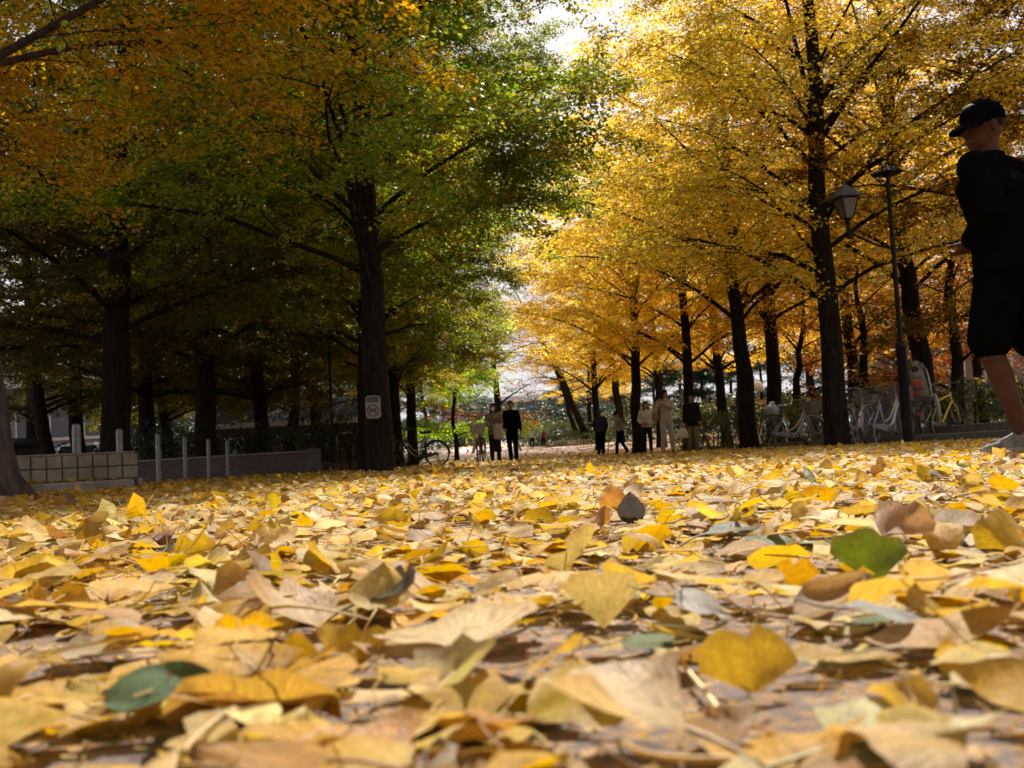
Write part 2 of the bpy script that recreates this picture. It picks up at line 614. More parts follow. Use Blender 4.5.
ys = np.concatenate([np.linspace(-30, 0, 8), np.linspace(.1, 5, 60), np.linspace(5.5, 40, 60), np.linspace(41, 90, 60), np.geomspace(95, 900, 20)])
xs = np.concatenate([-np.geomspace(900, 6, 30), np.linspace(-5.5, 5.5, 70), np.geomspace(6, 900, 30)])
XX, YY = np.meshgrid(xs, ys)
ZZ = gz(XX, YY) + 0.0
near_mask = np.exp(-(np.abs(XX) / 3) ** 2) * np.clip(1 - YY / 6, 0, 1)
ZZ = ZZ + near_mask * .0015 * np.sin(XX * 9 + 2 * YY) * np.sin(YY * 7)
V = np.stack([XX, YY, ZZ], -1).reshape(-1, 3)
nx = len(xs)
ii = (np.arange(len(ys) - 1)[:, None] * nx + np.arange(nx - 1)[None]).ravel()
Fq = np.stack([ii, ii + 1, ii + nx + 1, ii + nx], -1)
tag(link('ground', mesh_np('ground', V, [Fq], True), ground_mat()), kind='structure')

# ------------------------------------------------------------------ vectorised tubes and leaves
def tubes(P, Rd, sides):
    """P: n x k x 3 polylines, Rd: n x k radii -> verts, quads, verts per tube"""
    n, k, _ = P.shape
    T = np.gradient(P, axis=1)
    T /= np.linalg.norm(T, axis=2, keepdims=True) + 1e-9
    ref = np.where(np.abs(T[..., 2:3]) < .9, np.array([0, 0, 1.0]), np.array([0, 1.0, 0]))
    ref = np.broadcast_to(ref[:, :1], T.shape)
    A = np.cross(T, ref); A /= np.linalg.norm(A, axis=2, keepdims=True) + 1e-9
    B = np.cross(A, T)
    w = TAU * np.arange(sides) / sides
    ring = A[:, :, None] * np.cos(w)[None, None, :, None] + B[:, :, None] * np.sin(w)[None, None, :, None]
    V = P[:, :, None] + ring * Rd[:, :, None, None]
    V = V.reshape(-1, 3)
    t0 = (np.arange(n) * k * sides)[:, None, None]
    a = (np.arange(k - 1) * sides)[None, :, None]
    s = np.arange(sides)[None, None]
    s2 = (s + 1) % sides
    q = np.stack(np.broadcast_arrays(t0 + a + s, t0 + a + s2, t0 + a + sides + s2, t0 + a + sides + s), -1).reshape(-1, 4)
    return V, q, k * sides


def grow(rng, P0, az, el0, el1, L, k, wander, power=.9):
    n = len(P0)
    P = np.zeros((n, k + 1, 3)); P[:, 0] = P0
    AZ = np.zeros((n, k + 1)); AZ[:, 0] = az
    azc = az.copy()
    for j in range(k):
        t = ((j + .5) / k) ** power
        el = el0 + (el1 - el0) * t + rng.normal(0, wander * .6, n)
        azc = azc + rng.normal(0, wander, n)
        ds = L / k
        P[:, j + 1] = P[:, j] + np.stack([np.cos(el) * np.cos(azc), np.cos(el) * np.sin(azc), np.sin(el)], -1) * ds[:, None]
        AZ[:, j + 1] = azc
    return P, AZ


def interp(P, t):
    """P: n x k x 3, t: n x m in [0, 1] -> n x m x 3"""
    k = P.shape[1] - 1
    x = np.clip(t, 0, 1) * k
    i = np.minimum(x.astype(int), k - 1)
    f = (x - i)[..., None]
    r_ = np.arange(len(P))[:, None]
    return P[r_, i] * (1 - f) + P[r_, i + 1] * f


def leaf_quads(P, D, Nn, L, Wd, fold, fan=.68):
    """one folded four-point leaf at each P, pointing along D with normal Nn"""
    Sd = np.cross(D, Nn); Sd /= np.linalg.norm(Sd, axis=1, keepdims=True) + 1e-9
    Nn = np.cross(Sd, D)
    a = P
    m = P + D * (L * fan)[:, None] + Nn * (fold * L)[:, None]
    c = P + D * L[:, None]
    V = np.stack([a, m + Sd * (Wd / 2)[:, None], c, m - Sd * (Wd / 2)[:, None]], 1).reshape(-1, 3)
    i = np.arange(len(P)) * 4
    return V, np.stack([i, i + 1, i + 2, i + 3], -1)


def unit(v): return v / (np.linalg.norm(v, axis=-1, keepdims=True) + 1e-9)


def palette(rng, n, cols, wts, jit=.16, clump=None):
    cols = np.asarray(cols, float)
    wts = np.asarray(wts, float) / np.sum(wts)
    idx = rng.choice(len(cols), n, p=wts)
    if clump is not None:                 # neighbouring leaves lean to one colour
        cc = rng.choice(len(cols), clump.max() + 1, p=wts)
        use = rng.random(n) < .6
        idx = np.where(use, cc[clump], idx)
    c = cols[idx] * (1 + rng.normal(0, jit, (n, 1))) * (1 + rng.normal(0, jit * .35, (n, 3)))
    return np.clip(c, .004, .9)


def gen_tree(seed, H=13.0, r0=.27, base=3.0, CR=4.3, nl=24, n2=9, n3=6, leaves=22, lsize=.085, cols=None, wts=None,
             el=(38, 66), lean=(0, 0), flare=1.5, top_taper=.16, droop=.35, spread=.16, low_bias=1.25, bare=0.0, profile='oval', twig_r=.006, prune=None, limb_r=1.0, side=None):
    rng = np.random.default_rng(seed)
    k = 14
    t = np.linspace(0, 1, k + 1)
    TP = np.stack([lean[0] * t ** 1.2 + np.cumsum(rng.normal(0, .05, k + 1)) * (t > .1), lean[1] * t ** 1.2 + np.cumsum(rng.normal(0, .05, k + 1)) * (t > .1), t * H], -1)
    TP[:, 2] -= .06 * (t == 0)
    TR = r0 * (1 - t * (1 - top_taper)) * (1 - .55 * np.clip((t - .6) / .4, 0, 1))
    # extra rings near the foot for the flare
    tf = np.array([0, .008, .02, .04])
    TPf = np.array([np.interp(tf, t, TP[:, i]) for i in range(3)]).T
    TRf = r0 * np.array([flare, 1 + (flare - 1) * .62, 1 + (flare - 1) * .3, 1 + (flare - 1) * .1])
    TPa = np.concatenate([TPf, TP[1:]])
    TRa = np.concatenate([TRf, TR[1:]])
    h = base * .8 + (H * .93 - base * .8) * np.sort(rng.random(nl) ** low_bias)
    hh = h / H
    u = np.clip((h - base * .8) / (H - base * .8), 0, 1)
    if profile == 'oval': prof = np.sqrt(np.clip(1 - (u * 1.02 - .25) ** 2 / .62, .06, 1))
    elif profile == 'cone': prof = np.clip(1.05 - u, .12, 1)
    else: prof = np.clip(.55 + u * .6, .1, 1)
    az = np.arange(nl) * 2.39996 + rng.normal(0, .35, nl)
    e0 = R(el[0]) + (R(el[1]) - R(el[0])) * u + rng.normal(0, .1, nl)
    L1 = CR * prof * (1.0 + .12 * rng.normal(0, 1, nl)) / np.cos(e0 * .62)
    if side is not None:                  # the crown is shorter on one side (turn of the tree, direction, reach)
        cs = np.cos(az + side[0] - side[1])
        L1 = np.where(cs > .05, np.minimum(L1, side[2] * np.maximum(prof, .8) / np.maximum(cs, .05) / np.cos(e0 * .62)), L1)
    P0 = np.array([np.interp(hh, t, TP[:, i]) for i in range(3)]).T
    k1 = 8
    LP, LAZ = grow(rng, P0, az, e0, e0 * .35 - droop * (1 - u) * .6, L1, k1, .09)
    rb = np.interp(hh, t, TR) * rng.uniform(.2, .36, nl) * limb_r
    tt = np.linspace(0, 1, k1 + 1)
    LR = rb[:, None] * (1 - tt[None] * .9) + .004
    # second order
    tpos = .16 + .84 * (np.arange(n2)[None] + rng.random((nl, n2))) / n2
    P2 = interp(LP, tpos).reshape(-1, 3)
    par = np.repeat(np.arange(nl), n2)
    azb = np.take_along_axis(LAZ, np.clip((tpos * k1).astype(int), 0, k1), 1).ravel()
    sgn = np.where(np.arange(nl * n2) % 2 == 0, 1, -1)
    az2 = azb + sgn * rng.uniform(.35, 1.15, nl * n2)
    el2 = rng.uniform(R(0), R(42), nl * n2)
    L2 = (L1[par] * .42) * (1.15 - .6 * tpos.ravel()) * rng.uniform(.7, 1.25, nl * n2) + .25
    k2 = 5
    P2p, AZ2 = grow(rng, P2, az2, el2, el2 - droop - .25, L2, k2, .16)
    r2 = np.clip(rb[par] * .32 * (1 - .6 * tpos.ravel()), twig_r * 1.2, .05)
    R2 = r2[:, None] * (1 - np.linspace(0, .85, k2 + 1)[None])
    # third order
    n22 = len(P2)
    t3 = .12 + .88 * (np.arange(n3)[None] + rng.random((n22, n3))) / n3
    P3 = interp(P2p, t3).reshape(-1, 3)
    par3 = np.repeat(np.arange(n22), n3)
    az3 = np.take_along_axis(AZ2, np.clip((t3 * k2).astype(int), 0, k2), 1).ravel() + np.where(np.arange(len(P3)) % 2 == 0, 1, -1) * rng.uniform(.2, 1.1, len(P3))
    el3 = rng.uniform(R(-18), R(30), len(P3))
    L3 = rng.uniform(.35, .95, len(P3)) * (.7 + .3 * CR / 4.3)
    k3 = 3
    P3p, AZ3 = grow(rng, P3, az3, el3, el3 - droop - .15, L3, k3, .18)
    R3 = np.full((len(P3), k3 + 1), 1.0) * np.linspace(twig_r, .0025, k3 + 1)[None]
    if bare >= 1.0:
        lv = None
    else:
        keep = np.where(rng.random(len(P3)) > bare)[0]
        nt_ = len(keep)
        tl = rng.uniform(.05, 1.08, (nt_, leaves))
        LPp = interp(P3p[keep], tl).reshape(-1, 3) + rng.normal(0, spread * .5, (nt_ * leaves, 3)) * np.array([1, 1, .55])
        a3 = np.repeat(AZ3[keep, -1], leaves)
        tw_i = np.repeat(par3[keep], leaves)
        if prune is not None:
            ok = prune(LPp); LPp, a3, tw_i = LPp[ok], a3[ok], tw_i[ok]
        n = len(LPp)
        da = a3 + rng.uniform(-1.5, 1.5, n)
        de = rng.uniform(-1.0, .25, n)
        D = np.stack([np.cos(de) * np.cos(da), np.cos(de) * np.sin(da), np.sin(de)], -1)
        Nn = unit(np.stack([rng.normal(0, .5, n), rng.normal(0, .5, n), np.ones(n)], -1))
        Ls = lsize * rng.uniform(.7, 1.2, n)
        LV, LQ = leaf_quads(LPp, D, Nn, Ls, Ls * rng.uniform(.75, 1.05, n), rng.uniform(-.12, .22, n))
        tint = palette(rng, n, cols, wts, clump=tw_i)
        lv = (LV, LQ, np.concatenate([np.repeat(tint, 4, 0), np.ones((n * 4, 1))], 1))
    return dict(trunk=(TPa, TRa), limbs=(LP, LR), sec=(P2p, R2, par), twig=(P3p, R3, par[par3]), leaves=lv, H=H)


def cat_tubes(parts):
    V, Q, b = [], [], 0
    for P, Rd, s in parts:
        if len(P) == 0: continue
        v, q, _ = tubes(P, Rd, s)
        V.append(v); Q.append(q + b); b += len(v)
    return np.concatenate(V), np.concatenate(Q)


def trunk_mesh(t, sides=16, seed=0):
    TP, TR = t['trunk']
    rng = np.random.default_rng(seed)
    v, q, _ = tubes(TP[None], TR[None], sides)
    k = len(TP)
    v = v.reshape(k, sides, 3)
    ang = np.arange(sides) * TAU / sides
    ph = rng.random(4) * TAU
    lump = 1 + .05 * np.sin(3 * ang + ph[0])[None] + .035 * np.sin(5 * ang + ph[1])[None] + rng.normal(0, .012, (k, sides))
    foot = np.array([.16, .11, .06, .03] + [0] * (k - 4))[:, None] * np.sin(5 * ang + ph[2])[None]
    v = TP[:, None] + (v - TP[:, None]) * (lump + foot)[..., None]
    return v.reshape(-1, 3), q


def make_tree(t, name='tree', bark='bark', leafm='leaf', limb_parts=False, seed=0, twigs=True):
    """an Empty at the foot > trunk (> limbs when limb_parts) and crown"""
    root = empty(name, (0, 0, 0))
    tv, tq = trunk_mesh(t, 16, seed)
    LP, LR = t['limbs']; P2, R2, par = t['sec']; P3, R3, par3 = t['twig']
    if limb_parts:
        tr = link('trunk', mesh_np('trunk', tv, [tq], True), M[bark], root)
        for i in range(len(LP)):
            V, Q = cat_tubes([(LP[i:i + 1], LR[i:i + 1], 7), (P2[par == i], R2[par == i], 5), (P3[par3 == i], R3[par3 == i], 3)])
            link('limb', mesh_np('limb', V, [Q], True), M[bark], tr)
    else:
        lst = [(LP, LR, 6), (P2, R2, 4)] + ([(P3, R3, 3)] if twigs else [])
        V, Q = cat_tubes(lst)
        link('trunk', mesh_np('trunk', np.concatenate([tv, V]), [tq, Q + len(tv)], True), M[bark], root)
    if t['leaves'] is not None:
        LV, LQ, tint = t['leaves']
        link('crown', mesh_np('crown', LV, [LQ], False, {'tint': tint}), M[leafm], root)
    return root


def place(root, loc, rz=0, sc=1.0, tint=(1, 1, 1), tilt=(0, 0)):
    root.location = loc
    root.rotation_euler = (tilt[0], tilt[1], rz)
    root.scale = (sc, sc, sc) if isinstance(sc, (int, float)) else sc
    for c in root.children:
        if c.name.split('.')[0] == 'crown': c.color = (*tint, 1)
    return root

# ------------------------------------------------------------------ trees
YEL = [(.82, .57, .08), (.86, .63, .12), (.7, .54, .07), (.58, .49, .07), (.82, .5, .06)]
LIM = [(.17, .25, .025), (.26, .3, .03), (.38, .34, .035), (.11, .18, .02), (.46, .34, .035)]
ORA = [(.56, .35, .035), (.48, .27, .025), (.6, .41, .045), (.38, .3, .03)]
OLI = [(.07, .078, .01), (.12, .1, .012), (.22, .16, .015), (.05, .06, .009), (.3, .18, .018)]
MGR = [(.16, .27, .02), (.24, .34, .03), (.1, .19, .02), (.4, .33, .03)]
EVG = [(.035, .07, .025), (.05, .09, .03), (.028, .05, .02), (.07, .1, .03)]
RED = [(.34, .1, .03), (.42, .18, .03), (.3, .08, .02), (.48, .28, .04)]
BRN = [(.3, .15, .04), (.38, .2, .05), (.22, .13, .03), (.4, .28, .05)]

LROT = 300
# the big tree by the sign
tL = gen_tree(3, side=(R(LROT), 0, 2.7), H=12.6, r0=.2, base=2.8, CR=4.6, nl=46, n2=12, n3=7, leaves=76, lsize=.06, limb_r=.75, cols=LIM, wts=(3, 3, 2.4, 2, 1.4), lean=(-.45, 0), flare=1.15, el=(36, 62))
g = make_tree(tL, 'autumn_tree', limb_parts=True, seed=1)
place(g, G(381, 15.2), R(LROT))
tag(g, 'big green-yellow tree with a no-dogs notice on its dark trunk', 'tree', 'trees along the path')

# orange tree whose trunk stands at the picture's edge, sprays hanging over the view
tO = gen_tree(14, H=10.8, r0=.36, base=3.1, CR=3.8, nl=40, n2=11, n3=7, leaves=66, lsize=.05, limb_r=.4, cols=ORA, wts=(3, 2, 2, 1.4), flare=1.75, el=(30, 60), droop=.42)
g = make_tree(tO, 'autumn_tree', bark='bark_near', limb_parts=True, seed=2)
place(g, G(-42, 8.4), R(75))
tag(g, 'orange-leaved tree with flared purplish trunk base beside the tiled wall', 'tree', 'trees along the path')

LAMP_P, R1_P, R1_RZ = G(908.5, 16.6), G(837, 18.3), R(200)


def prune_lamp(P):
    """the crown is cut back round the lamp and its lantern"""
    c, s = math.cos(R1_RZ), math.sin(R1_RZ)
    W = np.stack([P[:, 0] * c - P[:, 1] * s + R1_P.x, P[:, 0] * s + P[:, 1] * c + R1_P.y, P[:, 2]], -1)
    ok = np.ones(len(P), bool)
    for p, r_ in (((LAMP_P.x, LAMP_P.y, 4.2), .62), ((LAMP_P.x - .66, LAMP_P.y, 3.6), .6), ((LAMP_P.x - .2, LAMP_P.y, 3.0), .5)):
        p = np.array(p)
        d = np.array([-p[0] * .3, -3.4, -.75])
        t = np.clip(((W - p) @ d) / (d @ d), 0, 1)
        ok &= np.linalg.norm(W - p - t[:, None] * d, axis=1) > r_
    return ok


# the tall yellow tree between the parked bicycles
tY1 = gen_tree(5, side=(R1_RZ, math.pi, 3.0), H=12.8, r0=.205, base=3.1, CR=3.7, nl=42, n2=11, n3=7, leaves=38, lsize=.058, prune=prune_lamp, cols=YEL, wts=(3, 3, 2.6, 2, 1.3), lean=(-.35, .1), flare=1.15, el=(38, 64))
g = make_tree(tY1, 'autumn_tree', limb_parts=True, seed=3)
place(g, G(837, 18.3), R(200), 1.0, (.93, .92, .85))
tag(g, 'tall yellow tree rising between the parked bicycles', 'tree', 'trees along the path')

# shared kinds for the rest
tY2 = gen_tree(23, H=12.0, r0=.22, base=3.2, CR=4.2, nl=30, n2=9, n3=6, leaves=42, lsize=.068, cols=YEL, wts=(3, 3, 2, 1, 2), lean=(-.4, 0), flare=1.3)
tY3 = gen_tree(31, H=11.0, r0=.2, base=3.3, CR=3.9, nl=28, n2=9, n3=6, leaves=38, lsize=.072, cols=YEL, wts=(3, 4, 1.2, .6, 2.2), lean=(.2, 0), flare=1.3)
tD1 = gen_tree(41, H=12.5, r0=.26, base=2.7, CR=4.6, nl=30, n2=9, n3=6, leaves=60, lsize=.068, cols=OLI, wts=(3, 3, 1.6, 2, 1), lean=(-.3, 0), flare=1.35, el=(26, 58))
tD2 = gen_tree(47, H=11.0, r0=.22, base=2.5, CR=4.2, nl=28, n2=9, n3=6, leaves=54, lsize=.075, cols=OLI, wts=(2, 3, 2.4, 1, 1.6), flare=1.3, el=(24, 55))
tM = gen_tree(53, H=5.4, r0=.1, base=1.1, CR=2.7, nl=18, n2=8, n3=6, leaves=26, lsize=.09, cols=MGR, wts=(3, 3, 2, 1.2), el=(15, 50), droop=.5)
tE = gen_tree(61, H=9.5, r0=.2, base=.8, CR=3.6, nl=26, n2=8, n3=6, leaves=28, lsize=.14, cols=EVG, wts=(3, 3, 3, 1), el=(10, 55), spread=.3)
tB = gen_tree(67, H=9.0, r0=.19, base=3.0, CR=3.6, nl=14, n2=7, n3=6, leaves=9, lsize=.09, cols=BRN, wts=(1, 2, 1, 2), lean=(-3.9, .5), el=(20, 50), bare=.72, flare=1.6)
tR = gen_tree(71, H=8.5, r0=.15, base=2.0, CR=3.4, nl=20, n2=8, n3=6, leaves=22, lsize=.1, cols=RED + BRN, wts=(2, 2, 1, 2, 1, 1, 1, 1), el=(25, 60))
tS = gen_tree(79, H=6.5, r0=.17, base=1.2, CR=3.2, nl=16, n2=8, n3=6, leaves=12, lsize=.075, cols=BRN, wts=(2, 2, 1, 2), el=(25, 62), bare=.5, profile='vase', flare=1.2)
PROTO = {}
KIND = {'L': (tL, 'leaf'), 'Y2': (tY2, 'leaf'), 'Y3': (tY3, 'leaf'), 'D1': (tD1, 'leaf'), 'D2': (tD2, 'leaf'), 'M': (tM, 'leaf'), 'E': (tE, 'evergreen'), 'B': (tB, 'leaf'), 'R': (tR, 'leaf'), 'S': (tS, 'leaf')}


def tree(kind, u, Y, rz, sc, tint, label, group=None, name='autumn_tree', tilt=(0, 0), loc=None):
    if kind not in PROTO:
        t, lm = KIND[kind]
        PROTO[kind] = make_tree(t, name, leafm=lm, seed=sum(map(ord, kind)))
        o = PROTO[kind]
    else:
        o = copy_tree(PROTO[kind])
        o.name = name
    place(o, loc if loc is not None else G(u, Y), R(rz), sc, tint, tilt)
    tag(o, label, 'tree', group)
    return o


PATH = 'trees along the path'
# right-hand row, receding
tree('Y2', 749, 27, 30, 1.0, (1, 1, 1), 'yellow tree standing beside the hedge, next to the bicycle carrying a plastic bag', PATH)
tree('Y3', 690, 35, 100, 1.0, (1.05, 1.02, .9), 'slender yellow tree behind the woman in the dark coat', PATH)
tree('Y2', 639, 37, 210, .92, (1.02, 1.0, .85), 'yellow tree rising behind the woman in the short white jacket', PATH)
tree('Y3', 600, 47, 300, .9, (1.08, 1.08, .88), 'golden tree behind the man in the dark padded jacket', PATH)
tree('Y2', 621, 55, 10, 1.0, (1.08, 1.08, .88), 'golden tree seen over the grey-haired man in the pale jacket', PATH)
tree('Y3', 662, 46, 150, 1.0, (1.05, 1.04, .85), 'golden tree between the two women in white', PATH)
tree('Y3', 590, 62, 15, .72, (1.1, 1.1, .9), 'golden tree at the far end beside the clipped hedge', PATH)
# second row, behind the hedge
SEC = 'trees behind the hedge'
tree('Y2', 776, 30, 75, 1.02, (.95, .92, .8), 'yellow tree behind the low hedge, right of the slanting bare trunk', SEC)
tree('Y3', 727, 39, 240, 1.0, (1.05, .98, .8), 'thin yellow tree behind the low hedge', SEC)
tree('Y2', 930, 24, 330, 1.06, (.8, .72, .7), 'tall brownish-yellow tree just behind the lamp post', SEC)
tree('D2', 1150, 19, 20, 1.0, (1.2, .9, .8), 'brown-orange tree overhanging the runner from beyond the frame', SEC)
tree('Y3', 860, 35, 170, 1.1, (.95, .8, .7), 'yellow tree behind the bicycle with the silver mudguard', SEC)
tree('R', 905, 38, 60, 1.0, (1, 1, 1), 'red-brown maple glimpsed behind the lamp post', SEC)
tree('R', 985, 33, 190, .9, (1.1, .8, .7), 'red-brown maple glimpsed behind the runner', SEC)
tree('S', 958, 25, 40, 1.0, (1.05, 1.02, .9), 'bare spreading tree with forked trunk behind the yellow bicycle', SEC, 'spreading_tree')
tree('S', 873, 27, 200, .85, (1.1, 1, .8), 'bare spreading tree forking low behind the grey bicycle basket', SEC, 'spreading_tree')
tree('S', 792, 36, 120, .95, (1.2, .9, .6), 'bare slanting tree beside the plastic bag on the bicycle', SEC, 'spreading_tree', tilt=(0, R(-10)))
tree('Y2', 815, 52, 20, 1.0, (1.05, .9, .7), 'yellow tree far behind the bicycles', 'yellow trees far behind the bicycles')
tree('Y3', 905, 52, 80, 1.1, (1.05, .85, .7), 'yellow tree far behind the bicycles', 'yellow trees far behind the bicycles')
tree('Y2', 740, 60, 140, 1.0, (1.1, .9, .7), 'yellow tree far behind the bicycles', 'yellow trees far behind the bicycles')
tree('Y3', 985, 46, 240, 1.1, (1, .8, .65), 'yellow tree far behind the bicycles', 'yellow trees far behind the bicycles')
# left-hand side
LEFT = 'trees in the shaded grove'
tree('L', 399, 30.8, 318, .86, (.9, .85, .8), 'dark-trunked tree touching the tree with the notice, by the bicycle frame', PATH)
tree('L', 414, 34, 285, .84, (1.15, 1.0, .9), 'tree behind the saddle of the black bicycle', PATH)
tree('L', 368, 22.5, 260, .94, (.8, .8, .75), 'tree standing directly behind the one with the notice', PATH)
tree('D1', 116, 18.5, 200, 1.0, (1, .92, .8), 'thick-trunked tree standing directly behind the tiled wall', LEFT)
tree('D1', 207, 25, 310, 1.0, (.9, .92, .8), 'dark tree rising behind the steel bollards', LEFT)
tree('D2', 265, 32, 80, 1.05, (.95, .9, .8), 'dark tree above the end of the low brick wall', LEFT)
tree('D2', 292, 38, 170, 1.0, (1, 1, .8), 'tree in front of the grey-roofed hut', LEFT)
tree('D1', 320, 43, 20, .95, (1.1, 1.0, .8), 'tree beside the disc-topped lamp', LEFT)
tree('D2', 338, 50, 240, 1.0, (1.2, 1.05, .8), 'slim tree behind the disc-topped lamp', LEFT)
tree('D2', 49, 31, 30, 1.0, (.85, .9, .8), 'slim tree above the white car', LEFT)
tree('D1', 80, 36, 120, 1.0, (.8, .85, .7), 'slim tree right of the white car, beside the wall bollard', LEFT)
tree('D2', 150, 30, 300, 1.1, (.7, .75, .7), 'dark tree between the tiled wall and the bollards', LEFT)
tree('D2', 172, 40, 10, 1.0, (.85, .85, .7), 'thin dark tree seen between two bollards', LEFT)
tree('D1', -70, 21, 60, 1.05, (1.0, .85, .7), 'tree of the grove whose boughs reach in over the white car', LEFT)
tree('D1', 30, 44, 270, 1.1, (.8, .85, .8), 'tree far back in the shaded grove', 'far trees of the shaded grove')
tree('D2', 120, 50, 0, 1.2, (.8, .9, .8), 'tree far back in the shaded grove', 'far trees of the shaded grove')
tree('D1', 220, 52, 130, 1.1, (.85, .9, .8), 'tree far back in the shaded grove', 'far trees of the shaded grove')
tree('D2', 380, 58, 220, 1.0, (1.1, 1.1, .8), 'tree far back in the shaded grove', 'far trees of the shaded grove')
# the far end of the path
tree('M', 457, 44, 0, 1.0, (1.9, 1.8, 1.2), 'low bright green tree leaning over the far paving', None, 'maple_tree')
tree('M', 425, 52, 130, 1.1, (.7, .8, .9), 'darker green low tree beneath the far paving edge hedge', None, 'maple_tree')
tree('B', 588, 57, 0, 1.05, (1.1, .8, .6), 'leaning bare tree with a thick slanting trunk at the far end', None, 'leaning_tree')
tree('B', 578, 60, 18, .8, (1.2, .85, .6), 'second bare tree with dark twin trunk behind the leaning one', None, 'leaning_tree', tilt=(0, R(6)))
tree('S', 497, 52, 60, 1.25, (1.3, .9, .6), 'thinly leaved tree held by timber props behind the walking couple', None, 'propped_tree')
EV = 'dark evergreens closing the view'
for i, (u, Y, s, tn) in enumerate([(-60, 70, 1.2, 1), (60, 84, 1.1, 1.2), (165, 66, .9, 1), (250, 78, 1.0, 1), (330, 72, .9, .9), (395, 80, .75, 1.1), (455, 84, .55, 1.2), (482, 90, .4, 1.1), (515, 96, .38, 1), (548, 94, .42, 1.1), (572, 90, .5, 1), (600, 96, .9, 1.0), (628, 84, .8, 1.1), (655, 78, .75, 1.1), (682, 86, .9, 1.1), (705, 82, .82, 1.3), (735, 78, .8, 1.0), (765, 74, .75, 1.2), (800, 80, .9, 1.0), (840, 84, .95, 1.1), (885, 74, .85, 1.0), (930, 70, .8, 1.1), (970, 74, .9, 1.0), (1010, 66, .8, 1), (1090, 66, 1.0, 1)]):
    tree('E', u, Y, i * 67, s, (tn, tn, tn), 'dark evergreen in the band that closes the view', EV, 'evergreen_tree')

BK = 'unseen trees added behind and beside the viewpoint to block sky light'  # out-of-view trees, added to cut the sky fill reaching trunks and runner
for i, (x, y, k) in enumerate([(-5.5, -5, 'D1'), (-6.5, -14, 'Y2'), (5.6, -3.5, 'Y2'), (6.0, -12, 'Y3'), (-11, -9, 'D2'), (11, -8, 'Y2'), (0.5, -17, 'D1'), (-13, 2, 'D1'), (12.5, 4, 'Y2'), (-2, -9, 'D2')]):
    tree(k, 0, 0, i * 77, 1.0, (.9, .9, .85), 'unseen tree added behind or beside the viewpoint to block sky light', BK, loc=(x, y, 0))

# ------------------------------------------------------------------ shrubs and hedges
def shrub_mesh(seed, size, n, lsize, cols, wts, boxy=False, lumpy=.18):
    """leaf clumps through the outer part of a rounded or clipped volume"""
    rng = np.random.default_rng(seed)
    d = unit(rng.normal(0, 1, (n, 3)))
    d[:, 2] = np.abs(d[:, 2]) * 1.0 - .12 * (rng.random(n) < .3)
    if boxy:
        d = rng.uniform(-1, 1, (n, 3))
        ax = rng.choice(3, n, p=[.25, .3, .45])
        d[np.arange(n), ax] = np.sign(d[np.arange(n), ax])
        d[:, 2] = np.abs(d[:, 2])
    rad = 1 - np.abs(rng.normal(0, .13, n))
    lump = 1 + lumpy * np.sin(d[:, 0] * 7 + seed) * np.sin(d[:, 1] * 6 + 1.3 * seed) + lumpy * .6 * np.sin(d[:, 2] * 9 + d[:, 0] * 5)
    P = d * (rad * lump)[:, None] * np.array(size)
    D = unit(d + rng.normal(0, .7, (n, 3)))
    Nn = unit(d * .6 + np.array([0, 0, .8]) + rng.normal(0, .5, (n, 3)))
    L = lsize * rng.uniform(.6, 1.3, n)
    V, Q = leaf_quads(P, D, Nn, L, L * rng.uniform(.45, .8, n), rng.uniform(-.1, .2, n))
    tint = palette(rng, n, cols, wts, clump=(np.floor((d[:, 0] + 1) * 6) * 7 + np.floor((d[:, 1] + 1) * 3)).astype(int))
    return mesh_np('foliage', V, [Q], False, {'tint': np.concatenate([np.repeat(tint, 4, 0), np.ones((n * 4, 1))], 1)})


HG = [(.045, .075, .02), (.075, .11, .025), (.03, .05, .016), (.13, .15, .03)]


def shrub(name, label, cat, loc, size, n=3000, lsize=.06, cols=HG, wts=(3, 3, 2, 1), boxy=False, rz=0, seed=0, group=None, stems=5, lift=0.0, tint=(1, 1, 1)):
    root = empty(name, loc, rz, label, cat, group)
    f = link('foliage', shrub_mesh(seed, size, n, lsize, cols, wts, boxy), M['evergreen'], root, (0, 0, lift))
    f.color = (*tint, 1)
    rng = random.Random(seed)
    mb = MB()
    for k in range(stems):
        a = rng.random() * TAU
        x, y = rng.uniform(-.5, .5) * size[0], rng.uniform(-.5, .5) * size[1]
        mb.tube([(x, y, -.05), (x + .06 * math.cos(a), y + .06 * math.sin(a), .35 * size[2] + lift), (x + .3 * size[0] * math.cos(a), y + .3 * size[1] * math.sin(a), lift + size[2] * .8)], [.025, .018, .008], 6)
    mb.build('stem', M['bark'], root)
    return root


# low hedge behind the row of trees on the right: separate clipped bushes
HB = 'low hedge bushes behind the kerb'
for i, (u, Y, s) in enumerate([(705, 33, (1.5, .8, .95)), (728, 31.5, (1.4, .8, 1.0)), (770, 30.5, (1.7, .9, 1.05)), (805, 29, (1.5, .9, .95)), (855, 27.5, (1.7, .9, 1.1)), (905, 26, (1.5, .9, 1.0))]):
    shrub('hedge_bush', ['clipped green bush behind the woman in the dark coat', 'clipped green bush left of the tree by the bicycle with a bag', 'clipped green bush behind the plastic bag on the bicycle', 'clipped green bush behind the bicycle basket by the tall tree', 'clipped bush behind the bicycle with silver mudguard', 'clipped bush behind the lamp post foot'][i], 'bush', G(u, Y), s, 3600, .06, boxy=True, rz=R(70), seed=i + 3, group=HB, tint=(1.25, 1.15, .8))
shrub('garden_shrub', 'leafy shrub with bare stems behind the yellow bicycle', 'shrub', G(975, 20.6), (1.0, .7, .62), 3400, .055, seed=21, lift=.42, stems=9)
